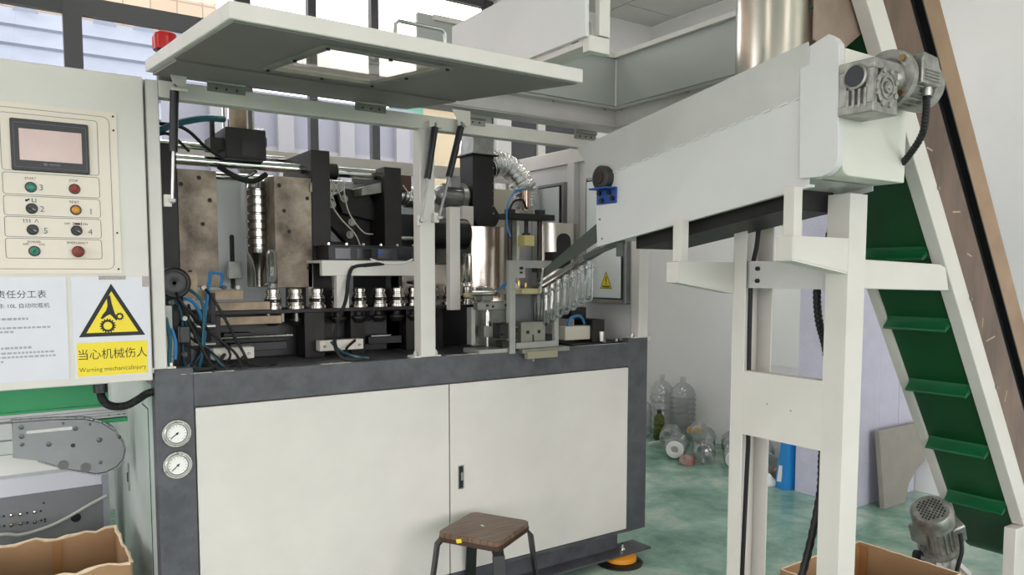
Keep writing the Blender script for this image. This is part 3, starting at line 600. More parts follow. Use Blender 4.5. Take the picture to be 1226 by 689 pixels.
corr([(1.22, .75, 1.92), (1.3, .74, 1.9), (1.38, .76, 1.89), (1.5, .8, 1.9)], .05, 'foil_duct', FOILM, 120, .006, 18)
mp_('beige_control_box', G().box(1.93, 2.08, .84, .95, 1.72, 1.98), mat('beige_box', 'c4bba9', .5))
# heater covers in stainless
HS = mat('warm_stainless', 'd3c6ba', .22, 1, var=.06, vscale=4)
mp_('heater_cover', G().lathe([(0, .3), (.4, .3)], (1.83, .88, 1.345), UZ, 24, math.radians(236), math.radians(288), False).lathe([(0, .295), (.4, .295)], (1.83, .88, 1.345), UZ, 24, math.radians(236), math.radians(288), False), HS, 0)
mp_('heater_cover', G().lathe([(0, .24), (.42, .24)], (2.08, .62, 1.345), UZ, 28, math.radians(238), math.radians(318), False).lathe([(0, .235), (.42, .235)], (2.08, .62, 1.345), UZ, 28, math.radians(238), math.radians(318), False), STAIN, 0)
mp_('heater_back', G().box(1.55, 2.2, .98, 1.02, 1.34, 1.75), STEELD); mp_('heater_strip', G().box(1.25, 1.62, .64, .66, 1.36, 1.54), HS, .001)
part('cover_slot', G().prism(rrect(-.045, .045, 0, .19, .04), (2.09, .379, 1.52), UX, UZ, (0, -.004, 0)), BLACK, mc)
mp_('dark_motor', G().cyl((1.36, .6, 1.7), (1.6, .6, 1.7), .08, 20), BLACK, 0)
mp_('dark_guard', G().box(1.2, 1.5, .72, .76, 1.55, 1.8), BLACK)
mp_('adjust_knob', G().cyl((1.27, .6, 1.45), (1.27, .54, 1.45), .008, 8).lathe([(0, .012), (.02, .014), (.022, 0)], (1.27, .54, 1.45), (0, -1, 0), 8), BLACK, 0)
# pick up gantry near the rail
gt = mp_('gantry_plate', G().box(1.665, 1.945, .27, .37, 1.765, 1.795), BLACKM)
for x in (1.7, 1.885): part('gantry_rod', G().cyl((x, .32, 1.45), (x, .32, 1.765), .013, 14), mat('dark_brown_rod', '2f201a', .35, .4), gt)
part('gantry_nut', G().cyl((1.7, .32, 1.795), (1.7, .32, 1.815), .03, 6).cyl((1.885, .32, 1.795), (1.885, .32, 1.82), .03, 6).cyl((1.93, .32, 1.78), (1.96, .32, 1.78), .012, 6), BLACK, gt)
part('air_cylinder', G().cyl((1.8, .32, 1.795), (1.8, .32, 1.92), .022, 20), mat('bronze_cylinder', 'b79a8a', .2, 1), gt)
part('cylinder_head', G().box(1.775, 1.825, .295, .345, 1.79, 1.815).box(1.775, 1.825, .295, .345, 1.915, 1.935), STEELD, gt)
part('push_rod', G().cyl((1.8, .32, 1.69), (1.8, .32, 1.765), .011, 12).cyl((1.8, .32, 1.69), (1.8, .32, 1.7), .022, 12), BLACKM, gt)
part('yellow_pusher', G().box(1.77, 1.83, .29, .35, 1.635, 1.688), mat('pale_yellow_block', 'cfc07f', .5), gt)
part('blue_tube', G().tube([(1.78, .29, 1.92), (1.7, .27, 1.9), (1.66, .28, 1.84), (1.67, .3, 1.74), (1.69, .3, 1.68)], .005, 8, 6), BLUEH, gt); part('black_tube', G().tube([(1.78, .29, 1.82), (1.74, .27, 1.86), (1.69, .27, 1.85), (1.665, .28, 1.8)], .006, 8, 6), RUBBER, gt)
mp_('grey_backplate', G().box(1.72, 1.77, .36, .4, 1.36, 1.77), STEELD); mp_('bright_column', G().box(1.8, 1.85, .45, .5, 1.36, 1.75), STAIN)
mp_('chute_clamp', G().box(1.76, 1.82, .05, .12, 1.52, 1.56).box(1.79, 1.85, .08, .15, 1.55, 1.6), BLACKM)
SGREY = mat('station_grey_paint', '9d9c96', .45, .2, var=.08)
# transfer station at the front edge (slotted uprights, box, guide)
st = mp_('station_base', G().box(1.53, 1.8, -.04, .16, 1.13, 1.15), STEELD)
mp_('station_foot', G().box(1.55, 1.72, -.052, -.02, 1.105, 1.14), mat('aged_brass', '9a937c', .5, .3))
part('upright', G().box(1.478, 1.508, -.01, .02, 1.13, 1.555), SGREY, st, .001)
part('upright', G().box(1.742, 1.764, .0, .02, 1.15, 1.37), SGREY, st); part('bottom_bar', G().box(1.512, 1.742, -.008, .004, 1.151, 1.178), SGREY, st); part('rear_plate', G().box(1.37, 1.56, .145, .155, 1.16, 1.34), STEELD, st); part('side_plate', G().box(1.7, 1.706, .03, .13, 1.155, 1.4), SGREY, st)
g = G()
for x, z in ((1.4, 1.35), (1.5, 1.35), (1.43, 1.345)): bolt(g, (x, .06, z), (0, -1, 0), .006, .005)
part('arm_screw', g, BLACKM, st); part('cross_pin', G().cyl((1.33, .08, 1.405), (1.47, .08, 1.405), .012, 12), CHROME, st); part('brass_fitting', G().cyl((1.6, .1, 1.43), (1.6, .1, 1.46), .01, 8).cyl((1.64, .1, 1.43), (1.64, .1, 1.45), .008, 8), mat('brass', 'b08d4f', .3, .9), st)
part('top_bracket', G().box(1.475, 1.56, -.012, .0, 1.475, 1.555).box(1.56, 1.72, .0, .012, 1.52, 1.555), SGREY, st)
g = G(); bolt(g, (1.535, -.012, 1.52), (0, -1, 0), .007, .012); bolt(g, (1.535, -.012, 1.5), (0, -1, 0), .005, .01); part('clamp_bolt', g, BLACKM, st)
bx = part('slide_box', G().box(1.56, 1.7, .02, .1, 1.155, 1.27), mat('worn_steel_box', '8d8b82', .45, .5, var=.15), st, .002)
part('box_notch', G().box(1.59, 1.605, .017, .021, 1.215, 1.23).box(1.655, 1.67, .017, .021, 1.215, 1.23).box(1.625, 1.632, .017, .021, 1.17, 1.21), BLACK, st)
part('backplate', G().box(1.56, 1.7, .1, .115, 1.27, 1.4), mat('grey_anodised', '77787a', .4, .6), st)
part('guide_block', G().box(1.565, 1.68, .02, .1, 1.4, 1.425), mat('yellowed_nylon', 'b9ab7d', .5), st, .003)
part('horizontal_arm', G().box(1.35, 1.55, .06, .1, 1.33, 1.365), STEELD, st, .002); part('arm_plate', G().box(1.34, 1.36, .1, .14, 1.17, 1.34), SGREY, st)
part('guide_rod', G().cyl((1.42, .09, 1.16), (1.42, .09, 1.33), .008, 12).cyl((1.42, .09, 1.25), (1.42, .09, 1.32), .017, 14), CHROME, st)
part('rod_block', G().box(1.385, 1.45, .06, .12, 1.205, 1.255), STEELD, st, .002)
part('lower_plate', G().box(1.32, 1.47, .0, .14, 1.135, 1.155), SGREY, st)
g = G().box(1.43, 1.475, .0, .06, 1.2, 1.27).box(1.44, 1.475, -.005, .05, 1.16, 1.19)
for z in (1.18, 1.22, 1.27): g.cyl((1.41, -.0, z), (1.46, -.0, z), .005, 8); bolt(g, (1.44, -.005, z), (0, -1, 0), .006)
part('adjuster', g, BLACKM, st)
g = G()
for z in (1.185, 1.215, 1.245): g.cyl((1.51, .05, z), (1.56, .05, z), .004, 8)
part('thread_rod', g, STEELD, st)
part('swing_arm', G().box(1.4, 1.46, .1, .16, 1.37, 1.43).box(1.46, 1.56, .12, .15, 1.395, 1.42), STEELD, st, .003)
part('arm_roller', G().cyl((1.56, .12, 1.41), (1.6, .12, 1.43), .03, 16), mat('dirty_white_nylon', 'bcb7aa', .5), st)
part('round_guide', G().lathe([(0, .045), (.01, .05), (.02, .048), (.022, .03)], (1.47, .3, 1.38), UZ, 24), mat('yellow_stained_disc', 'c9c09a', .5), st)
part('blue_tube', G().tube([(1.52, .14, 1.42), (1.56, .15, 1.45), (1.6, .15, 1.46), (1.64, .14, 1.44), (1.66, .13, 1.4)], .007, 8, 6), BLUEH, st)
part('station_bolt', bolt(G(), (1.575, -.05, 1.1), (0, -1, 0), .007), STEELD, st)
# right deck: slide cylinder
sc = mp_('slide_cylinder', G().box(1.9, 2.08, .12, .18, 1.16, 1.23), mat('cream_profile', 'c9c2b2', .45), .004)
part('cylinder_mount', G().box(2.06, 2.14, .1, .25, 1.14, 1.26).box(2.0, 2.1, .2, .3, 1.26, 1.32), BLACKM, sc); part('bright_nut', G().cyl((2.11, .09, 1.15), (2.11, .09, 1.2), .017, 12), CHROME, sc)
part('slide_plate', G().box(1.9, 2.25, .06, .3, 1.128, 1.145), BLACKM, sc)
g = G()
for x in (2.12, 2.21): bolt(g, (x, .08, 1.145), UZ, .012, .012)
part('plate_bolt', g, CHROME, sc); part('blue_fitting', G().tube([(1.93, .14, 1.23), (1.94, .13, 1.27), (2.0, .13, 1.28), (2.04, .14, 1.24)], .007, 8, 6), BLUEH, sc)
# ------------------------------------------------------------------ control cabinet
cb = thing('control_cabinet', (-.45, .15, 1.128), 'pale grey control cabinet with touch screen and buttons beside the machine', 'cabinet')
part('cabinet_body', G().box(-.95, -.006, -.01, .32, 1.128, 2.152), PAINT, cb, .004)
PLATE = mat('cream_control_plate', 'dccfc0', .32, var=.03, vscale=2)
part('control_plate', G().box(-.93, -.09, -.0135, -.0095, 1.495, 2.022), PLATE, cb)
def loop(x0, x1, z0, z1, r=.012, w_=.0014, y=-.0142):
    P = rrect(x0, x1, z0, z1, r, 4); g = G()
    for i in range(len(P)):
        a, b_ = P[i], P[(i+1) % len(P)]; g.obox((a[0], y, a[1]), (b_[0], y, b_[1]), w_, .0008, (0, 1, 0))
    return g
g = loop(-.9, -.112, 1.51, 2.006, .02)
for z0, z1 in ((1.815, 1.99), (1.742, 1.808), (1.677, 1.737), (1.61, 1.672), (1.543, 1.605)):
    q = loop(-.41, -.147, z0, z1, .008); g.add(q.v, q.f)
part('outline_print', g, INKG, cb)
bz = part('touch_screen', G().prism(rrect(-.385, -.173, 1.816, 1.974, .005), (0, -.0136, 0), UX, UZ, (0, -.008, 0)), BLACK, cb, .0015)
part('bezel_line', loop(-.376, -.181, 1.826, 1.962, .002, .001, -.022), INKG, bz)
part('screen_glass', G().box(-.3625, -.1935, -.0228, -.0216, 1.8475, 1.944), SCREEN, bz)
part('screen_logo', G().box(-.3, -.29, -.0228, -.0216, 1.834, 1.842).box(-.286, -.255, -.0228, -.0216, 1.836, 1.84), INKG, bz)
for x, z, kind in ((-.337, 1.765, GREENB), (-.218, 1.767, REDB), (-.337, 1.699, 0), (-.217, 1.7, ORANGEB), (-.337, 1.633, 0), (-.217, 1.634, 0), (-.335, 1.566, GREENB), (-.216, 1.566, MUSH)):
    big = kind is MUSH
    rg = part('button_ring', G().lathe([(0, .0165), (.003, .0165), (.004, .0135), (.004, .012)], (x, -.0136, z), (0, -1, 0), 24), BLACK if big or kind == 0 else mat('dark_ring', '4a3a34', .3, .5), cb)
    if kind == 0:
        part('selector_knob', G().lathe([(.003, .0125), (.008, .012)], (x, -.0136, z), (0, -1, 0), 20).obox((x-.009, -.026, z+.006), (x+.009, -.026, z-.006), .012, .007, (0, 0, 1)), BLACK, rg)
        part('selector_mark', G().obox((x+.001, -.0325, z-.001), (x+.009, -.0325, z-.006), .001, .002, (0, 1, 0)), WHITEP, rg)
    elif big: part('mushroom_head', G().lathe([(.004, .01), (.012, .011), (.014, .0185), (.02, .018), (.024, .012), (.025, 0)], (x, -.0136, z), (0, -1, 0), 24), MUSH, rg)
    else:
        part('push_cap', G().lathe([(.004, .0115), (.008, .0112), (.0095, .009), (.0098, 0)], (x, -.0136, z), (0, -1, 0), 20), kind, rg)
        if z < 1.6: part('key_slot', G().obox((x-.004, -.0238, z-.004), (x+.004, -.0238, z+.004), .003, .001, (0, 1, 0)), INK, rg)
Yp = -.0142
for s_, x, z in (('START', -.337, 1.789), ('STOP', -.22, 1.79), ('RESET', -.22, 1.722), ('POWER', -.335, 1.591), ('EMERGENCY', -.216, 1.591)): text('lettering', s_, .0105, (x, Yp, z), cb)
for s_, x, z in (('OFF', -.357, 1.584), ('ON', -.314, 1.584), ('OFF', -.243, 1.652), ('ON', -.192, 1.652)): text('lettering', s_, .0095, (x, Yp, z), cb)
for s_, x, z in (('3', -.309, 1.757), ('2', -.309, 1.69), ('1', -.174, 1.688), ('5', -.302, 1.622), ('4', -.178, 1.622)): text('handwriting', s_, .026, (x, Yp, z), cb, INKG)
g = G().obox((-.222, Yp, 1.6555), (-.206, Yp, 1.6555), .006, .001, (0, 1, 0)).box(-.226, -.224, Yp-.0004, Yp, 1.65, 1.661).box(-.204, -.202, Yp-.0004, Yp, 1.65, 1.661)
for i in range(3): g.box(-.36+i*.008, -.3585+i*.008, Yp-.0004, Yp, 1.654, 1.665).obox((-.3625+i*.008, Yp, 1.662), (-.359+i*.008, Yp, 1.666), .001, .0008, (0, 1, 0))
g.obox((-.331, Yp, 1.655), (-.326, Yp, 1.666), .0013, .0008, (0, 1, 0)).obox((-.321, Yp, 1.655), (-.326, Yp, 1.666), .0013, .0008, (0, 1, 0))
g.box(-.336, -.334, Yp-.0004, Yp, 1.72, 1.731).box(-.336, -.324, Yp-.0004, Yp, 1.719, 1.7205).box(-.326, -.324, Yp-.0004, Yp, 1.72, 1.731).cyl((-.35, Yp, 1.724), (-.35, Yp-.0005, 1.724), .004, 8).cyl((-.344, Yp, 1.727), (-.344, Yp-.0005, 1.727), .003, 8)
part('symbol_print', g, INK, cb)
g = G()
for p in ((-.1, 2.01), (-.1, 1.965), (-.1, 1.63), (-.1, 1.51)): bolt(g, (p[0], -.0136, p[1]), (0, -1, 0), .0035, .002)
part('plate_screw', g, BLACKM, cb)
part('cable_gland', G().cyl((-.163, .03, 1.128), (-.163, .03, 1.095), .022, 16), BLACK, cb)
hs = tag(part('cable_conduit', G().tube([(-.163, .03, 1.105), (-.161, .03, 1.08), (-.148, .03, 1.055), (-.12, .03, 1.042), (-.085, .03, 1.043), (-.05, .03, 1.06), (-.02, .03, 1.078), (.02, .03, 1.085)], lambda t: .0135+.0012*math.sin(t*260), 14, 24), RUBBER), 'black corrugated conduit looping from the cabinet bottom to the machine', 'conduit')
# duty sheet and warning sign taped to the cabinet
ds = thing('duty_sheet', (-.4, -.0115, 1.154), 'white printed duty sheet in a plastic sleeve on the cabinet', 'paper')
part('sheet', G().hexa([(-.6, -.0125, 1.154), (-.254, -.0125, 1.154), (-.254, -.0105, 1.154), (-.6, -.0105, 1.154), (-.6, -.0125, 1.484), (-.253, -.0125, 1.484), (-.253, -.0105, 1.484), (-.6, -.0105, 1.484)]), PAPER, ds)
text('heading', '责任分工表', .027, (-.375, -.0128, 1.42), ds); text('line', '设备名称: 10L 自动吹瓶机', .017, (-.3, -.0128, 1.388), ds, INK, align='RIGHT')
g = G()
for z, x1, th in ((1.353, -.36, .0035), (1.338, -.44, .003), (1.325, -.3, .003), (1.313, -.4, .003), (1.262, -.355, .0035), (1.246, -.292, .003), (1.233, -.29, .003), (1.22, -.43, .003)):
    x = -.58
    while x < x1: l = random.uniform(.006, .013); g.box(x, min(x+l, x1), -.0131, -.0127, z-th, z+th); x += l+.003
part('fine_print', g, mat('pale_grey_print', 'a3a0ac', .7), ds)
ws = thing('warning_sign', (-.124, -.0115, 1.152), 'white sign with yellow gear-injury triangle and Chinese warning text', 'sign')
part('sheet', G().box(-.239, -.01, -.0125, -.0105, 1.152, 1.484), PAPER, ws)
def tri(s, o=0): c = Vector((-.124, 0, 1.345)); P = [(-.124, 1.462), (-.223, 1.287), (-.026, 1.287)]; return [((p[0]-c.x)*s+c.x, (p[1]-c.z)*s+c.z) for p in P]
part('triangle_border', G().prism(tri(1), (0, -.0126, 0), UX, UZ, (0, -.0003, 0)), INK, ws); part('triangle_field', G().prism(tri(.78), (0, -.013, 0), UX, UZ, (0, -.0003, 0)), YELLOW, ws)
def gear(cx, cz, r, n, hole):
    g = G(); K = n*4; V = []
    for i in range(K):
        a = 2*math.pi*i/K; rr = r if i % 4 in (0, 1) else r*.8; V.append((cx+rr*math.cos(a), -.01345, cz+rr*math.sin(a)))
    for i in range(K): a = 2*math.pi*i/K; V.append((cx+hole*math.cos(a), -.01345, cz+hole*math.sin(a)))
    return g.add(V, [(i, (i+1) % K, K+(i+1) % K, K+i) for i in range(K)])
part('gear_print', gear(-.138, 1.322, .0245, 16, .013), INK, ws); part('gear_print', gear(-.102, 1.352, .0135, 10, .006), INK, ws)
part('arm_print', G().prism([(-.128, 1.425), (-.138, 1.415), (-.137, 1.388), (-.142, 1.372), (-.152, 1.36), (-.158, 1.348), (-.154, 1.344), (-.14, 1.355), (-.13, 1.36), (-.118, 1.345), (-.112, 1.338), (-.109, 1.342), (-.112, 1.352), (-.118, 1.37), (-.124, 1.395)], (0, -.0133, 0), UX, UZ, (0, -.0003, 0)), INK, ws)
part('text_field', G().box(-.231, -.021, -.0129, -.0125, 1.157, 1.268), YELLOW, ws)
text('lettering', '当心机械伤人', .0375, (-.126, -.0131, 1.215), ws, sx=.93); text('lettering', 'Warning mechanicalinjury', .0205, (-.126, -.0131, 1.172), ws, mat('olive_ink', '4c4514', .6), sx=.93)
part('clear_tape', G().box(-.16, -.08, -.014, -.0135, 1.475, 1.488).box(-.03, -.005, -.014, -.0135, 1.45, 1.486), ACRYL, ws)
# ------------------------------------------------------------------ sloped trough feeder
TX = 1.64; TX2 = 1.99
tr = thing('feed_trough', (1.82, -.95, 1.6), 'grey sheet-metal sloping feed trough with gear motor at its upper end', 'trough')
part('side_sheet', G().prism([(-.4, 1.894), (-.42, 1.617), (-1.41, 1.772), (-1.41, 2.05)], (TX, 0, 0), UY, UZ, (.004, 0, 0)), PTROUGH, tr)
part('upper_sheet', G().hexa([(TX, -.4, 1.885), (TX, -1.41, 2.045), (TX+.004, -1.41, 2.045), (TX+.004, -.4, 1.885), (TX-.025, -.31, 2.024), (TX-.025, -1.41, 2.195), (TX-.021, -1.41, 2.195), (TX-.021, -.31, 2.024)]), PGREY, tr)
g = G()
for i in range(16):
    y = -.45-i*.06+random.uniform(-.01, .01); z = 1.885+(-.4-y)*.1584; g.obox((TX-.0015, y, z), (TX-.0015, y-.03, z+.005), .006, .006)
part('weld_bead', g, PTROUGH, tr)
part('far_sheet', G().prism([(-.31, 2.024), (-.42, 1.617), (-1.41, 1.772), (-1.41, 2.19)], (TX2, 0, 0), UY, UZ, (.004, 0, 0)), PTROUGH, tr)
part('trough_floor', G().hexa([(TX+.005, -1.41, 1.79), (TX2, -1.41, 1.79), (TX2, -.42, 1.635), (TX+.005, -.42, 1.635), (TX+.005, -1.41, 1.8), (TX2, -1.41, 1.8), (TX2, -.42, 1.645), (TX+.005, -.42, 1.645)]), PGREY, tr)
part('under_channel', G().hexa([(TX+.05, -1.3, 1.705), (TX2-.05, -1.3, 1.705), (TX2-.05, -.6, 1.595), (TX+.05, -.6, 1.595), (TX+.05, -1.3, 1.775), (TX2-.05, -1.3, 1.775), (TX2-.05, -.6, 1.665), (TX+.05, -.6, 1.665)]), BLACKM, tr)
part('bottom_lip', G().hexa([(TX-.004, -1.41, 1.762), (TX+.03, -1.41, 1.765), (TX+.03, -.42, 1.61), (TX-.004, -.42, 1.607), (TX-.004, -1.41, 1.7715), (TX+.03, -1.41, 1.773), (TX+.03, -.42, 1.618), (TX-.004, -.42, 1.6165)]), PTROUGH, tr)
# end housing
P = [(-1.375, 2.175), (-1.385, 1.79), (-1.46, 1.79)]+[(-1.46-.055*math.sin(math.radians(a)), 1.845-.055*math.cos(math.radians(a))) for a in range(0, 91, 15)]+[(-1.505, 2.17), (-1.49, 2.19), (-1.47, 2.205)]
part('end_cheek', G().prism(P, (TX-.014, 0, 0), UY, UZ, (.03, 0, 0)), PTROUGH, tr, .002)
P = [(TX2+.012, 1.79), (TX2+.012, 2.16), (TX+.016, 2.16), (TX+.016, 1.84)]+[(TX+.056-.04*math.cos(math.radians(a)), 1.83-.04*math.sin(math.radians(a))) for a in range(15, 91, 15)]
part('end_cover', G().prism(P, (0, -1.51, 0), UX, UZ, (0, .13, 0)), mat('painted_cream_white', 'd6d4cb', .4), tr, .003)
part('drive_end', G().box(TX+.02, TX2, -1.42, -1.38, 1.79, 2.16), PTROUGH, tr)
# far end bearing
be = part('bearing_bracket', G().box(TX-.05, TX, -.53, -.42, 1.838, 1.845).box(TX-.006, TX-.001, -.54, -.42, 1.78, 1.845), mat('blue_paint', '23488f', .35), tr, .001)
part('bearing', G().lathe([(0, .05), (.03, .05), (.036, .04), (.036, .03)], (TX-.001, -.47, 1.885), (-1, 0, 0), 24), mat('dark_cast_iron', '3a3a38', .5, .3), be)
part('bearing_bore', G().lathe([(.03, .026), (.04, .024), (.041, 0)], (TX-.001, -.47, 1.885), (-1, 0, 0), 20), mat('brown_bore', '3a2722', .4, .3), be)
g = G()
for y, z in ((-.44, 1.825), (-.5, 1.825), (-.455, 1.795), (-.52, 1.8)): bolt(g, (TX-.005, y, z), (-1, 0, 0), .011, .01)
part('bracket_bolt', g, BLACKM, be)
part('trough_screw', bolt(bolt(G(), (TX, -.435, 1.72), (-1, 0, 0), .005, .004), (TX, -.45, 1.64), (-1, 0, 0), .004, .003), STEELD, tr)
part('guide_tab', G().box(1.655, 1.66, -.56, -.52, 1.565, 1.62), mat('dark_green_grey', '5c625c', .5, .3), tr)
# gear motor on the end cover
gx0, gx1, gy0, gy1, gz0, gz1 = 1.62, 1.745, -1.62, -1.512, 1.955, 2.105
gm = part('gearbox', G().box(gx0+.012, gx1-.004, gy0+.01, gy1, gz0+.004, gz1-.004), CASTAL, tr, .003)
for z in (gz0, gz1-.028): part('gearbox_rim', G().box(gx0, gx1+.004, gy0, gy1, z, z+.028), CASTAL, gm, .003)
for y in (gy0+.002, gy1-.024): part('gearbox_rim', G().box(gx0+.002, gx0+.022, y, y+.022, gz0+.02, gz1-.02), CASTAL, gm)
part('gearbox_rim', G().box(gx1-.02, gx1+.002, gy0+.002, gy0+.022, gz0+.02, gz1-.02), CASTAL, gm)
part('bearing_cover', G().lathe([(0, .036), (.01, .036), (.012, .03), (.006, .029)], (gx0+.004, (gy0+gy1)/2, gz1-.045), (-1, 0, 0), 28), CASTAL, gm)
part('cover_cap', G().lathe([(.004, .029), (.01, .029)], (gx0+.004, (gy0+gy1)/2, gz1-.045), (-1, 0, 0), 28), mat('dark_navy_cap', '22242e', .3), gm)
for i in range(4): part('cooling_fin', G().box(gx0-.002, gx0+.014, gy0+.02+i*.018, gy0+.027+i*.018, gz0+.018, gz0+.07), CASTAL, gm)
oc = ((gx0+gx1)/2+.004, gy0+.006, (gz0+gz1)/2-.002)
of = part('output_flange', G().lathe([(0, .052), (.008, .052), (.009, .046), (.006, .044), (.006, .034), (.011, .033), (.011, .027), (.006, .025), (.006, .018), (.014, .017), (.014, .008), (.018, .007), (.018, 0)], oc, (0, -1, 0), 32), CASTAL, gm)
for k in range(8):
    a = math.radians(k*45+22); part('flange_boss', G().lathe([(0, .01), (.011, .009), (.011, .004)], (oc[0]+.05*math.cos(a), oc[1], oc[2]+.05*math.sin(a)), (0, -1, 0), 10), CASTAL, of)
mc_y, mc_z = -1.565, 2.075
fl = part('motor_flange', G().lathe([(-.03, .05), (.0, .06), (.002, .085), (.018, .088), (.024, .086), (.026, .06)], (gx1+.03, mc_y, mc_z), UX, 32), CASTAL, gm)
g = G()
for k in range(4):
    a = math.radians(45+90*k); bolt(g, (gx1+.032, mc_y+.072*math.cos(a), mc_z+.072*math.sin(a)), (-1, 0, 0), .01, .012)
part('flange_bolt', g, mat('brass_bolt', '8c7355', .4, .8), fl)
mb = part('motor_body', G().lathe([(0, .058), (.13, .058), (.135, .05)], (gx1+.05, mc_y, mc_z), UX, 28), CASTAL, gm)
for k in range(20):
    a = k*math.pi/10; d = Vector((0, math.cos(a), math.sin(a))); c = Vector((0, mc_y, mc_z))
    part('motor_fin', G().obox(c+d*.057+UX*(gx1+.06), c+d*.057+UX*(gx1+.17), .004, .016, d), CASTAL, mb)
part('fan_cover', G().lathe([(0, .062), (.004, .074), (.05, .074), (.06, .06), (.062, 0)], (gx1+.18, mc_y, mc_z), UX, 28), CASTAL, gm)
tbx = part('terminal_box', G().prism([(0, 0), (.105, 0), (.105, .05), (.085, .085), (.012, .09), (0, .07)], (gx1+.075, mc_y-.085, mc_z-.02), UX, UZ, (0, .05, 0)), CASTAL, gm, .004)
for i in range(4): part('box_rib', G().box(gx1+.09, gx1+.17, mc_y-.089, mc_y-.084, mc_z-.008+i*.009, mc_z-.004+i*.009), CASTAL, tbx)
part('cable_gland', G().cyl((gx1+.15, mc_y-.06, mc_z-.02), (gx1+.15, mc_y-.06, mc_z-.045), .016, 12), STEEL, tbx)
part('motor_cable', G().tube([(gx1+.15, mc_y-.06, mc_z-.04), (gx1+.152, mc_y-.06, mc_z-.09), (gx1+.175, mc_y-.04, mc_z-.15), (gx1+.22, mc_y+.02, mc_z-.2), (gx1+.27, mc_y+.09, mc_z-.235), (gx1+.28, mc_y+.14, mc_z-.25)], lambda t: .0105+.0012*math.sin(t*200), 12, 20), RUBBER, gm)
# discharge rail
RX = 1.70; RS_ = .385
def rz(y): return 1.432+(.06-y)*RS_
for x in (RX-.026, RX+.026): part('preform_rail', G().obox((x, .13, rz(.13)), (x, -.4, rz(-.4)), .006, .014), STEELD, tr)
GG = mat('dark_green_grey_sheet', '5a605a', .45, .4)
part('guard_plate', G().prism([(.05, 1.452), (-.4, 1.635), (-.4, 1.715), (.02, 1.5)], (RX-.034, 0, 0), UY, UZ, (.004, 0, 0)), GG, tr)
part('rail_arm', G().obox((RX-.03, -.3, rz(-.3)-.005), (RX-.03, -.55, rz(-.55)-.04), .012, .02), GG, tr)
part('hold_down_bar', G().obox((RX-.03, .14, rz(.14)-.004), (RX-.03, .03, rz(.03)+.0), .02, .012), GG, tr); part('stop_pin', G().cyl((RX-.045, -.02, rz(-.02)+.05), (RX-.045, .0, rz(0)-.05), .005, 8), STEEL, tr)
# preforms
def preform(h=.17, r=.021):
    return G().lathe([(0, .0), (.003, .011), (.01, .017), (.02, r), (h-.02, r), (h-.018, r+.001), (h-.014, r+.008), (h-.011, r+.008), (h-.009, r-.002), (h+.012, r-.003), (h+.013, r-.006), (h-.012, r-.006), (.022, r-.0045), (.012, .012), (.008, .006), (.0075, 0)], (0, 0, 0), UZ, 20)
pf0 = None
names = ['lowest', 'second from the bottom', 'third from the bottom', 'fourth from the bottom', 'fourth from the top', 'third from the top', 'second from the top', 'topmost']
for i in range(8):
    y = .075-i*.0525; z = rz(y)
    if pf0 is None:
        g = preform(); g.v = [(p[0]+RX, p[1]+y, p[2]+z-.172) for p in g.v]; pf0 = part('preform', g, PFG); o = pf0
    else: o = dup(pf0, Vector((RX, y, z-.172))-Vector((RX, .075, rz(.075)-.145)))
    if 0 < i: o.rotation_euler = (math.radians(random.uniform(1, 3)), 0, 0)
    tag(o, 'clear plastic preform hanging on the sloped rail, %s of the row' % names[i], 'preform', 'preforms on the feed rail')
def upright_pf(x, y, z, lab, flip=True):
    g = preform(.165, .023)
    g.v = [(p[0]+x, p[1]+y, (.165-p[2])+z if flip else p[2]+z) for p in g.v]; return tag(part('preform', g, PFG), lab, 'preform', 'preforms on collars')
upright_pf(1.505, .41, 1.435, 'clear preform standing upside down on a collar beside the grey upright')
upright_pf(.535, .41, 1.435, 'clear preform standing on a collar in front of the ribbed mold cavity')
# ------------------------------------------------------------------ stand under the trough
sd = thing('support_stand', (1.9, -1.2, 0), 'tall pale grey steel stand carrying the feed trough', 'stand')
part('leg', G().box(1.88, 1.98, -1.4, -1.395, 0, 1.76).box(1.88, 1.885, -1.395, -1.32, 0, 1.76).box(1.975, 1.98, -1.395, -1.33, 0, 1.76), PAINT, sd)
part('leg', G().box(1.88, 1.886, -.99, -.935, 0, 1.69).box(1.88, 2.03, -.935, -.93, 0, 1.69).box(2.025, 2.03, -1.0, -.935, 0, 1.69), PAINT, sd, .002)
part('tie_plate', G().box(1.8795, 1.9, -1.325, -.985, .889, 1.131), PAINT, sd); part('tie_plate_flange', G().box(1.9, 1.93, -1.325, -.985, 1.126, 1.131), PAINT, sd)
g = G(); bolt(g, (1.879, -1.1, 1.02), (-1, 0, 0), .003, .002); bolt(g, (1.879, -1.2, 1.01), (-1, 0, 0), .003, .002); part('screw', g, STEELD, sd)
part('side_beam', G().box(1.9, 1.905, -1.33, -.93, 1.443, 1.543).box(1.905, 1.94, -1.33, -.93, 1.538, 1.543).box(1.905, 1.94, -1.33, -.93, 1.443, 1.448), PGREY, sd)
g = G(); bolt(g, (1.899, -1.03, 1.515), (-1, 0, 0), .009, .008); bolt(g, (1.899, -1.03, 1.47), (-1, 0, 0), .009, .008); part('beam_bolt', g, BLACKM, sd)
part('cross_beam', G().prism([(1.98, 1.446), (1.98, 1.545), (2.49, 1.532), (2.53, 1.52), (2.56, 1.432)], (0, -1.395, 0), UX, UZ, (0, .06, 0)), PAINT, sd, .004)
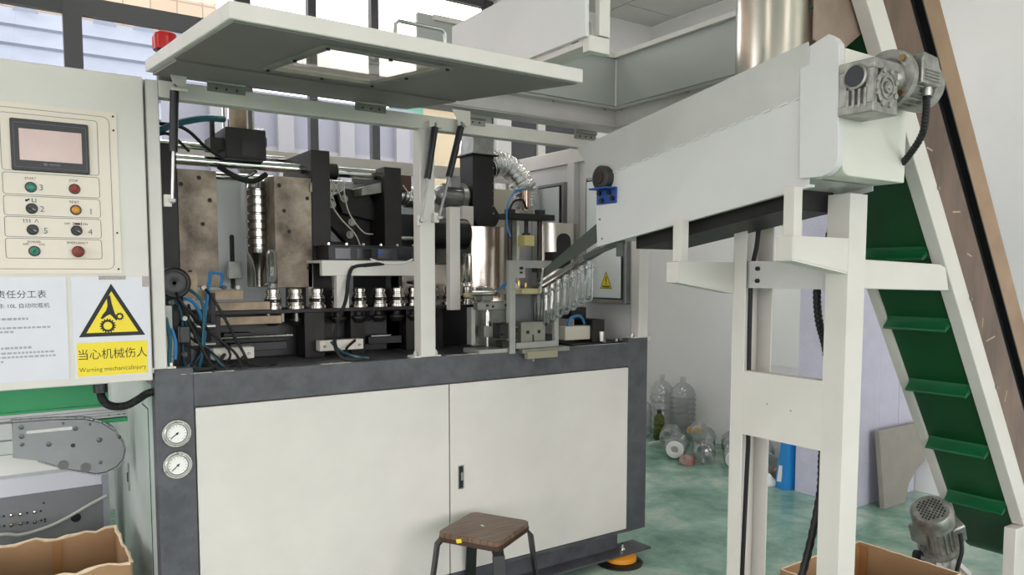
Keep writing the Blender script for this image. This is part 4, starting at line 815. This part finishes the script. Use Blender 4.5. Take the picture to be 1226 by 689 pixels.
for y, z0, zt_, zp in ((-1.4, 1.613, 1.515, 1.765), (-.935, 1.54, 1.44, 1.692)):
    part('arm', G().prism([(1.585, z0), (1.879, z0), (1.879, zt_-.013), (1.585, z0-.07)], (0, y, 0), UX, UZ, (0, .006, 0)), PAINT, sd)
    part('arm_flange', G().box(1.59, 1.879, y+.0065, y+.06, z0-.005, z0-.0005).hexa([(1.585, y+.001, z0-.076), (1.879, y+.001, zt_-.019), (1.879, y+.06, zt_-.019), (1.585, y+.06, z0-.076), (1.585, y+.001, z0-.0705), (1.879, y+.001, zt_-.0135), (1.879, y+.06, zt_-.0135), (1.585, y+.06, z0-.0705)]).box(1.581, 1.5845, y+.001, y+.06, z0-.07, z0-.001), PAINT, sd)
    part('riser', G().box(1.6, 1.64, y+.01, y+.05, z0, zp), PAINT, sd, .002)
part('leg_cable', G().tube([(1.95, -.99, 1.69), (1.945, -.985, 1.6), (1.92, -.985, 1.5), (1.915, -.985, 1.3), (1.913, -.99, 1.0), (1.916, -.985, .93), (1.93, -.98, .85), (1.925, -.98, .7), (1.915, -.98, .4), (1.905, -.98, .01)], .0085, 8, 8), RUBBER, sd)
part('corrugated_cable', G().tube([(2.03, -1.25, 1.7), (1.98, -1.25, 1.58), (1.94, -1.25, 1.46), (1.952, -1.25, 1.34), (2.0, -1.25, 1.23), (2.03, -1.25, 1.1), (2.02, -1.25, .95), (2.0, -1.25, .85), (1.99, -1.25, .68), (1.9, -1.25, .42), (1.8, -1.22, .15), (1.75, -1.2, .015)], lambda t: .0135+.0012*math.sin(t*500), 10, 40), RUBBER, sd)
# ------------------------------------------------------------------ belt elevator
ev = thing('belt_elevator', (3.2, -1.2, 0), 'steep green belt elevator with white rails and brown-filmed side at the right', 'elevator')
DD = Vector((.564, 0, -.825)); PP = Vector((.825, 0, .564)); O = Vector((1.932, 0, 2.385))
def EP(s, t, y): p = O+DD*t+PP*s; return Vector((p.x, y, p.z))
def eslab(s0, s1, t0, t1, y0, y1):
    return G().hexa([EP(s0, t0, y0), EP(s1, t0, y0), EP(s1, t0, y1), EP(s0, t0, y1), EP(s0, t1, y0), EP(s1, t1, y0), EP(s1, t1, y1), EP(s0, t1, y1)])
part('side_rail', eslab(0, .092, -1.0, 2.44, -1.4, -1.35), PAINT, ev, .003)
part('side_rail', eslab(0, .06, -1.0, 2.5, -1.09, -1.05), PAINT, ev, .003)
part('side_panel', eslab(.093, .265, -1.0, 2.6, -1.39, -1.34), BRONZE, ev)
part('channel_gap', eslab(.265, .325, -1.0, 2.6, -1.375, -1.34), BLACK, ev)
part('side_edge', eslab(.325, .43, -1.0, 2.6, -1.4, -1.385), mat('bronze_film_edge', '9a7c63', .3, .6, col2='b59579', vscale=2), ev)
part('side_edge_lip', eslab(.318, .326, -1.0, 2.6, -1.4, -1.35), BLACK, ev)
part('far_panel', eslab(.05, .43, -1.0, 2.3, -1.06, -1.05), PGREY, ev)
part('belt', eslab(.015, .022, -.95, 2.66, -1.35, -1.09), BELT, ev); part('belt', eslab(.3, .306, -.95, 2.66, -1.35, -1.09), BELT, ev)
part('tail_pulley', G().cyl(EP(.16, 2.66, -1.35), EP(.16, 2.66, -1.09), .145, 28), BELT, ev); part('head_pulley', G().cyl(EP(.16, -.95, -1.35), EP(.16, -.95, -1.09), .145, 28), BELT, ev)
CLE = mat('green_cleat', '0d5a33', .35, var=.1)
cl0 = part('cleat', G().prism([(.015, -.022), (.015, .022), (.004, .012), (-.04, .006), (-.045, 0), (-.04, -.006), (.004, -.012)], EP(0, -.04, -1.345), PP, DD, (0, .25, 0)), CLE, ev)
for k in range(8):
    if k: dup(cl0, DD*(.341*k))
part('leg', G().box(3.235, 3.36, -1.4, -1.35, 0, .37), PAINT, ev, .003); part('leg', G().box(3.34, 3.42, -1.09, -1.05, 0, .4), PAINT, ev, .003)
g = G()
for t in (-.55, -.25, -.05, .3, .75, 1.25, 1.7): g.obox(EP(.09, t, -1.402), EP(.09, t+.014, -1.402), .012, .008)
part('clip', g, STEELD, ev)
g = G()
for t in (.45, .6, .9, 1.1, 1.4, 1.5, 1.8): g.obox(EP(.11+random.uniform(0, .1), t, -1.3905), EP(.11+random.uniform(0, .1), t+.03, -1.3905), .006, .002, (0, 1, 0))
part('film_tear', g, mat('torn_film', 'b9a08c', .4, .3), ev)
part('floor_plate', G().box(2.75, 3.4, -1.42, -1.0, .0, .02), PGREY, ev)
# chute at the head of the elevator
part('stainless_chute', G().lathe([(0, .215), (.95, .215)], (2.02, -1.08, 2.05), UZ, 30, math.radians(110), math.radians(258), False), STAIN, ev)
part('chute_edge', G().cyl((2.02+.215*math.cos(math.radians(258)), -1.08+.215*math.sin(math.radians(258)), 2.05), (2.02+.215*math.cos(math.radians(258)), -1.08+.215*math.sin(math.radians(258)), 3.0), .006, 8), STEEL, ev)
part('film_plate', G().prism([(1.74, 3.1), (1.74, 2.24), (1.85, 2.2), (2.012, 2.31), (1.96, 2.42), (1.6, 3.1)], (0, -1.345, 0), UX, UZ, (0, .006, 0)), mat('brown_filmed_plate', '8a776b', .35, .4, col2='a89486', vscale=4), ev)
# lower gear motor
A = Vector((2.98, -1.2, .27)); ax = Vector((-.6, -.16, .72)).normalized()
lm = part('lower_motor', G().lathe([(.0, .03), (.01, .085), (.03, .085), (.032, .062), (.19, .062), (.2, .06)], A+ax*.02, ax, 28), CASTAL, ev)
for k in range(18):
    a = k*math.pi/9; u = ax.orthogonal().normalized(); v = ax.cross(u); d = u*math.cos(a)+v*math.sin(a); c = A+ax*.06
    part('motor_fin', G().obox(c+d*.066, c+ax*.14+d*.066, .004, .016, d), CASTAL, lm)
fc = part('fan_cover', G().lathe([(.2, .066), (.205, .082), (.27, .082), (.288, .07), (.29, 0)], A+ax*.02, ax, 32), CASTAL, ev)
u = UY.cross(ax).normalized(); v = ax.cross(u); g = G()
for i in range(-4, 5):
    for j in range(-4, 5):
        if 0 < i*i+j*j < 18: p = A+ax*.3101+u*i*.0125+v*j*.0125; g.cyl(p-ax*.002, p+ax*.0006, .0043, 6)
part('vent_hole', g, BLACK, fc)
sdv = Vector((0, -1, 0)); part('terminal_box', G().obox(A+ax*.06+Vector((.065, -.04, .03)), A+ax*.17+Vector((.065, -.04, .03)), .09, .06, (.7, -.5, .4)), CASTAL, ev, .008)
part('side_plate', G().obox(A+ax*.1+Vector((-.075, .03, -.02)), A+ax*.22+Vector((-.075, .03, -.02)), .07, .012, (1, 0, .3)), GALV, ev)
gb2 = part('lower_gearbox', G().obox(A-ax*.1, A+ax*.02, .12, .11, (0, 1, 0)), CASTAL, ev, .01)
part('gear_flange', G().lathe([(0, .045), (.02, .042), (.02, .02), (.028, .018)], A-ax*.04+Vector((-.05, -.04, 0)), (-.6, -.7, 0), 20), CASTAL, ev); part('cable_coil', G().lathe([(-.012, .02), (-.008, .035), (.008, .035), (.012, .02)], A+Vector((-.12, .03, -.02)), (.8, -.5, 0), 18), BLACK, ev)
part('motor_lead', G().tube([A+ax*.12+Vector((.04, -.08, .02)), A+ax*.05+Vector((0, -.1, 0)), A+Vector((-.04, -.1, -.03)), A+Vector((-.05, -.09, -.12))], .009, 8, 6), RUBBER, ev); part('motor_bracket', G().obox(A-ax*.05+Vector((.06, 0, -.02)), Vector((3.2, -1.2, .12)), .08, .02), PGREY, ev)
# ------------------------------------------------------------------ stool
so = Vector((1.19, -.25, 0)); ang = math.radians(29.3); U = Vector((math.cos(ang), math.sin(ang), 0)); V_ = Vector((-math.sin(ang), math.cos(ang), 0))
sl = thing('stool', so, 'square wooden stool with black metal legs in front of the machine doors', 'stool')
pl = rrect(-.15, .15, -.142, .142, .035, 5)
seat = part('seat', G().prism(pl, so+UZ*.428, U, V_, UZ*.024), WOOD, sl, .004)
part('seat_edging', G().prism([(a*1.012, b_*1.012) for a, b_ in pl], so+UZ*.415, U, V_, UZ*.018), mat('brown_edging', '3d2317', .5), sl)
for a, b_ in ((-1, -1), (1, -1), (1, 1), (-1, 1)):
    d = (U*a+V_*b_).normalized(); t_ = UZ.cross(d); top = so+U*a*.125+V_*b_*.12+UZ*.43; mid = so+U*a*.145+V_*b_*.14+UZ*.4; bot = so+U*a*.185+V_*b_*.18
    g = G()
    for p, q in ((top, mid), (mid, bot)):
        g.hexa([p-t_*.024-d*.006, p+t_*.024-d*.006, p+t_*.024+d*.006, p-t_*.024+d*.006, q-t_*.022-d*.006, q+t_*.022-d*.006, q+t_*.022+d*.006, q-t_*.022+d*.006])
    part('leg', g, BLACK, sl)
part('sticker', G().obox(so-U*.153+V_*.045+UZ*.43, so-U*.153+V_*.022+UZ*.436, .016, .0015, U), YELLOW, sl); part('sticker', G().box(so.x-.01, so.x-.0, so.y, so.y+.02, .4525, .4528), WHITEP, seat)
# levelling pad under the machine corner
pd = thing('levelling_pad', (2.17, -.0, 0), 'orange round levelling pad on a black base under the machine corner', 'pad')
part('pad_disc', G().lathe([(.012, .075), (.016, .082), (.034, .08), (.04, .07), (.0435, .05)], (2.18, .0, 0), UZ, 32), ORANGE, pd); part('rubber_base', G().lathe([(0, .12), (.008, .12), (.012, .1)], (2.17, .0, 0), UZ, 36), BLACK, pd)
# ------------------------------------------------------------------ cardboard boxes
def carton(name, x0, x1, y0, y1, h, lab, jag=.006, open_=True):
    t = thing(name, ((x0+x1)/2, (y0+y1)/2, 0), lab, 'box'); th = .006
    def wall(p0, p1, nm='wall'):
        p0, p1 = Vector(p0), Vector(p1); n = 14; d = (p1-p0); nrm = Vector((-d.y, d.x, 0)).normalized()*th; hs_ = [h+random.uniform(-jag, jag) for _ in range(n+1)]
        g = G()
        for i in range(n):
            a, b_ = p0+d*i/n, p0+d*(i+1)/n
            g.hexa([a, b_, b_+nrm, a+nrm, a+UZ*hs_[i], b_+UZ*hs_[i+1], b_+nrm+UZ*hs_[i+1], a+nrm+UZ*hs_[i]])
        wl = part(nm, g, CARD, t)
        g = G().tube([p0+d*i/n+nrm/2+UZ*(hs_[i]) for i in range(n+1)], lambda q: random.uniform(.004, .0085) if jag > .003 else .0035, 6)
        part('torn_edge', g, CARDE, wl)
    wall((x0, y1, .005), (x1, y1, .005)); wall((x1, y1, .005), (x1, y0, .005)); wall((x1, y0, .005), (x0, y0, .005)); wall((x0, y0, .005), (x0, y1, .005))
    part('bottom', G().box(x0, x1, y0, y1, 0, .006), CARD, t); return t
c1 = carton('cardboard_box', -.56, -.08, .14, .575, .45, 'open cardboard box with torn white rim under the conveyor nose', .01)
part('packing_tape', G().box(-.3, -.27, .568, .5695, .02, .44), mat('tan_tape', '9c6f45', .4), c1)
c2 = carton('cardboard_box', 2.18, 2.74, -1.4, -.965, .28, 'low open cardboard box on the floor beside the belt elevator motor', .002)
part('flap_tape', G().box(2.69, 2.732, -.974, -.9725, .02, .275).box(2.7315, 2.733, -1.01, -.975, .02, .275), mat('tan_tape', '9c6f45', .4), c2)
# ------------------------------------------------------------------ neighbouring conveyor on the left
cv = thing('chain_conveyor', (-.5, .5, .7), 'aluminium chain conveyor nose with green guard board left of the machine', 'conveyor')
nose = [(-.411, .939), (-.288, .936), (-.178, .927), (-.118, .904), (-.075, .868), (-.05, .825), (-.042, .79), (-.05, .752), (-.075, .726), (-.11, .71), (-.145, .708), (-.24, .74), (-.335, .786), (-.416, .808)]
NPM = mat('nose_plate_grey', '8b8c8e', .5, .4, var=.05)
NP = part('nose_plate', G().prism(nose, (0, .5, 0), UX, UZ, (0, .006, 0)), NPM, cv, .001)
part('nose_plate', G().prism(nose, (0, .62, 0), UX, UZ, (0, .006, 0)), ALU, cv)
c_ = Vector((-.2, 0, .83)); ch = [(c_.x+(a-c_.x)*1.03, c_.z+(b_-c_.z)*1.06) for a, b_ in nose[:-1]]
for i in range(len(ch)-1):
    a, b_ = Vector((ch[i][0], 0, ch[i][1])), Vector((ch[i+1][0], 0, ch[i+1][1])); n = max(1, round((b_-a).length/.03))
    for k in range(n):
        p, q = a+(b_-a)*(k+.06)/n, a+(b_-a)*(k+.94)/n; part('chain_link', G().obox((p.x, .563, p.z), (q.x, .563, q.z), .118, .006, (0, 0, 1) if abs((q-p).normalized().z) < .8 else (1, 0, 0)), mat('grey_chain', '8b8d8f', .4, .3), cv)
bm_ = part('conveyor_beam', G().box(-1.4, -.411, .5, .626, .82, .94), ALU, cv, .003); part('beam_groove', G().box(-1.4, -.415, .499, .501, .872, .878), INKG, bm_)
part('long_slot', G().prism(rrect(-.37, -.22, .893, .905, .006), (0, .4995, 0), UX, UZ, (0, -.002, 0)), STEEL, NP)
g = G()
for x, z, r in ((-.385, .92, .009), (-.385, .885, .009), (-.385, .855, .007), (-.21, .895, .009), (-.13, .84, .01), (-.06, .845, .007), (-.06, .84, .005), (-.13, .75, .007), (-.3, .845, .009), (-.16, .905, .005), (-.25, .92, .005)): g.lathe([(0, r), (.003, r), (.004, r*.75), (.004, r*.35), (.001, r*.3)], (x, .5, z), (0, -1, 0), 14)
part('nose_screw', g, mat('dark_screw', '5f5f60', .35, .8), NP)
part('nose_hole', G().cyl((-.22, .5, .83), (-.22, .4975, .83), .008, 14), BLACK, NP)
for x, z in ((-.255, .758), (-.18, .737)): part('nose_roller', G().lathe([(0, .018), (.005, .018), (.005, .01)], (x, .5, z), (0, -1, 0), 18), mat('dark_screw', '5f5f60', .35, .8), NP)
part('guard_board', G().box(-1.4, -.088, .54, .546, .972, 1.06), GREEN, cv); part('board_lip', G().box(-1.4, -.088, .525, .55, .966, .974), GREEN, cv)
ap = part('guide_profile', G().box(-1.4, -.024, .53, .57, .918, .966), ALU, cv, .002); part('profile_groove', G().box(-1.4, -.03, .5285, .531, .951, .953).box(-1.4, -.03, .5285, .531, .939, .941).box(-1.4, -.03, .5285, .531, .929, .931), INKG, ap); part('wear_strip', G().box(-1.4, -.024, .522, .57, .9, .916), GREEN, cv)
g = G()
for x in (-.09, -.055, -.035): bolt(g, (x, .53, .93), (0, -1, 0), .003, .002)
part('profile_screw', g, BLACKM, ap)
part('stand_leg', G().box(-.8, -.74, .54, .6, 0, .82), ALU, cv)
nm = thing('neighbour_machine', (-.7, 1.2, 0), 'grey sheet-metal machine body with knobs behind the cardboard box', 'machine')
gp = part('front_plate', G().box(-1.5, -.075, .95, 1.25, .0, .545), mat('slate_grey_sheet', '77797c', .45, var=.05), nm, .003)
part('ledge', G().hexa([(-1.5, .97, .545), (-.085, .97, .545), (-.085, 1.25, .545), (-1.5, 1.25, .545), (-1.5, .98, .62), (-.085, .98, .62), (-.085, 1.25, .62), (-1.5, 1.25, .62)]), mat('pale_lilac_sheet', 'c9c9d4', .4), nm); part('white_cover', G().box(-1.5, -.09, 1.05, 1.25, .62, .88), WHITEP, nm)
part('corner_post', G().box(-.085, -.06, .94, .99, .0, .64), mat('blue_grey_post', '8d949a', .4), nm)
for x, z in ((-.43, .471), (-.397, .469), (-.346, .47), (-.431, .428), (-.397, .428), (-.347, .426), (-.48, .471), (-.48, .428)): part('knob', G().lathe([(0, .0075), (.008, .0085), (.014, .006), (.015, 0)], (x, .95, z), (0, -1, 0), 14), CHROME, gp)
g = G()
for x, z in ((-.455, .47), (-.372, .469), (-.322, .469), (-.31, .502), (-.455, .428), (-.372, .427), (-.322, .427), (-.308, .43), (-.308, .42)): g.cyl((x, .951, z), (x, .948, z), .0045, 10)
part('hole', g, BLACK, gp); part('cable_hole', G().cyl((-.192, .951, .415), (-.192, .9485, .415), .02, 22), BLACK, gp)
part('white_tube', G().tube([(-.9, .93, .385), (-.5, .93, .4), (-.4, .93, .385), (-.3, .93, .4), (-.22, .93, .43), (-.14, .93, .47), (-.07, .93, .5)], .007, 8, 6), mat('grey_white_tube', 'b5b5ad', .4), nm)
# ------------------------------------------------------------------ far right corner: bottles, foam, boards
def bottle_prof(h, r, ribs=6, neck=.028):
    P = [(0, 0), (.004, r*.8), (.02, r*.97)]; z = .04; zt_ = h*.7; st_ = (zt_-.04)/ribs
    for i in range(ribs): P += [(z, r), (z+st_*.55, r), (z+st_*.72, r*.88), (z+st_*.85, r*.88)]; z += st_
    P += [(zt_, r), (h*.8, r*.85), (h*.88, r*.5), (h*.91, neck), (h*.97, neck), (h, neck*.95)]
    return P
def bottle(loc, h, r, lab, rot=None, mt=PETB, cap=None, ribs=6, cat='bottle', sub=None):
    P = bottle_prof(h, r, ribs, max(.012, r*.22)); P = P+[(max(.004, a_-.0008), max(0, b_-.0028)) for a_, b_ in reversed(P)]
    g = G().lathe(P, (0, 0, 0), UZ, 20, caps=False)
    if rot: M = Matrix.Rotation(rot[1], 3, 'Z') @ Matrix.Rotation(rot[0], 3, 'X'); g.v = [tuple(M @ Vector(p)) for p in g.v]
    lo = min(p[2] for p in g.v); g.v = [(p[0]+loc[0], p[1]+loc[1], p[2]-lo+loc[2]) for p in g.v]
    o = tag(part('plastic_bottle', g, mt, None, 0, 50), lab, cat, 'empty plastic bottles by the right wall')
    if cap: part('cap', G().cyl((loc[0], loc[1], h-.025), (loc[0], loc[1], h+.008), .02, 14), cap, o)
    return o
bottle((4.6, 1.84, 0), .57, .118, 'large clear ribbed bottle standing by the wall, rightmost of the tall ones', ribs=8)
bottle((4.6, 2.1, 0), .56, .11, 'large clear bottle standing behind the small green one', ribs=5)
bottle((4.42, 2.14, 0), .36, .07, 'medium clear ribbed bottle standing next to the machine edge', ribs=7)
bottle((4.4, 1.93, 0), .27, .05, 'small yellow-green bottle with a dark cap standing behind the white batten', mt=PETG, cap=mat('dark_olive_cap', '2c2b1c', .5), ribs=3)
k = tag(part('wood_batten', G().box(4.2, 4.46, 1.84, 1.865, 0, .02), WHITEP), 'short white batten lying on the floor before the bottles', 'batten')
P90 = math.pi/2
lie = [((3.98, 1.34), .32, .09, 2.2, 'clear bottle lying nearest the machine, base outward with a white ring'), ((4.06, 1.1), .33, .088, 2.35, 'clear bottle lying second from the machine, base outward'),
       ((4.13, .87), .34, .085, 2.25, 'clear bottle lying beside the stand leg, base outward'), ((4.24, .66), .3, .08, 2.4, 'clear bottle lying between the stand legs'),
       ((4.2, 1.6), .3, .095, 2.3, 'clear bottle lying at the wall right behind the nearest one'), ((4.34, 1.36), .34, .095, 2.25, 'clear bottle lying in the back row, second from the machine'), ((4.4, 1.1), .33, .095, 2.3, 'clear bottle lying in the back row behind the stand leg'), ((4.46, .86), .3, .09, 2.3, 'clear bottle lying at the wall end of the back row'),
       ((4.1, 1.2), .28, .065, 2.3, 'small clear bottle lying on top of the front row')]
for i, ((x, y), h, r, a, lab) in enumerate(lie): bottle((x, y, .165 if 'on top' in lab else 0), h, r, lab, (P90*1.0, a), PETB, ribs=4)
nrm = Vector((-.76, -.65, 0)); part('base_ring', G().lathe([(0, .07), (.004, .066), (.004, .03), (0, .028)], Vector((3.98, 1.34, .09))+nrm*.004, nrm, 24), WHITEP, [o for o in bpy.data.objects if o.get('label') == lie[0][4]][0])
for o in bpy.data.objects:
    if o.get('label') == lie[2][4]: part('base_ring', G().lathe([(0, .068), (.004, .064), (.004, .05), (0, .048)], Vector((4.13, .87, .085))+nrm*.004, nrm, 24), mat('frosted_rim', 'd8d8d4', .3), o); break
def blob(name, loc, s, mt, lab, cat, seed, amp=.35):
    rnd = random.Random(seed); bm = bmesh.new(); bmesh.ops.create_icosphere(bm, subdivisions=3, radius=1)
    ks = [(Vector((rnd.uniform(-1, 1), rnd.uniform(-1, 1), rnd.uniform(-1, 1)))*5, rnd.uniform(0, 6)) for _ in range(6)]
    for v in bm.verts:
        d = sum(math.sin(v.co.dot(k_)+ph) for k_, ph in ks)/6; v.co *= 1+amp*d
        if v.co.z < -.45: v.co.z = -.45
    g = G(); g.v = [(v.co.x*s[0]+loc[0], v.co.y*s[1]+loc[1], (v.co.z+.45)*s[2]+loc[2]) for v in bm.verts]; g.f = [tuple(v.index for v in f.verts) for f in bm.faces]; bm.free()
    return tag(part(name, g, mt, None, 0, 40), lab, cat)
blob('crumpled_bag', (4.2, .5, 0), (.1, .09, .1), mat('dull_brown_film', '6e625a', .35, .1, var=.3), 'crumpled brown film bag lying left of the blue box', 'bag', 3)
blob('plastic_wrapper', (3.98, 1.2, 0), (.07, .06, .05), mat('red_white_print', 'b09a94', .4, col2='8c3a2c', vscale=9), 'small red and white plastic wrapper lying under the nearest bottle', 'wrapper', 5)
blob('plastic_wrapper', (4.28, 1.4, .18), (.07, .06, .04), mat('ochre_film', 'c79a4c', .4, var=.2), 'small ochre wrapper lying on the bottle pile', 'wrapper', 8)
blob('tissue_scrap', (4.0, .47, 0), (.05, .05, .06), WHITEP, 'small white tissue scrap beside the blue box foot', 'scrap', 11)
bb = thing('blue_box', (4.05, .38, 0), 'narrow blue carton standing against the lavender foam block', 'box')
g = G().hexa([(3.99, .33, 0), (4.11, .29, 0), (4.14, .39, 0), (4.02, .43, 0), (4.03, .33, .34), (4.13, .29, .34), (4.16, .37, .34), (4.06, .41, .34)]); part('carton', g, BLUE, bb, .002)
part('white_print', G().obox((4.0, .379, .05), (4.02, .378, .16), .03, .002, (-1, -.3, .1)), WHITEP, bb)
fo = thing('foam_block', (4.39, .05, 0), 'tall lavender foam insulation stack standing against the right wall', 'foam')
for i in range(3): part('foam_board', G().box(4.04+i*.232, 4.04+i*.232+.23, -.17+random.uniform(-.004, .004) if i else -.17, .28, 0, 2.35), FOAM, fo, .002)
gbd = tag(part('leaning_panel', G().prism([(-.26, 0), (-.27, .5), (.27, .5), (.27, .24), (.16, .2), (.05, .12), (-.02, .0)], (4.42, -.26, .0), UX, (0, .1, .99), (0, -.03, .003)), GREYBD), 'grey panel with a curved cutout leaning on the foam block', 'panel')
bl_ = thing('wall_notice', (4.74, .95, 1.0), 'white notice sheet with a yellow mark on the right wall', 'notice')
part('sheet', G().box(4.742, 4.748, .62, 1.06, .75, 2.0), mat('bright_white_sheet', 'f2f2ee', .4), bl_); part('yellow_mark', G().lathe([(0, .06), (.003, .06)], (4.7415, .92, 1.92), (-1, 0, 0), 24), YELLOW, bl_)
# ------------------------------------------------------------------ lettering to mesh
tmp = []
for (name, body, size, loc, par, mt, rot, al, sx) in TXT:
    c = bpy.data.curves.new(name, 'FONT'); c.body = body; c.size = size; c.align_x = al; c.resolution_u = 3; o = bpy.data.objects.new('tmp_'+name, c); COL.objects.link(o); tmp.append(o)
dg = bpy.context.evaluated_depsgraph_get()
for o, (name, body, size, loc, par, mt, rot, al, sx) in zip(tmp, TXT):
    me = bpy.data.meshes.new_from_object(o.evaluated_get(dg)); me.name = name; me.materials.clear(); me.materials.append(mt)
    q = bpy.data.objects.new(name, me); COL.objects.link(q); q.parent = par; q.location = loc-W[par.name]; q.rotation_euler = rot; q.scale = (sx, 1, 1)
for o in tmp: bpy.data.objects.remove(o)
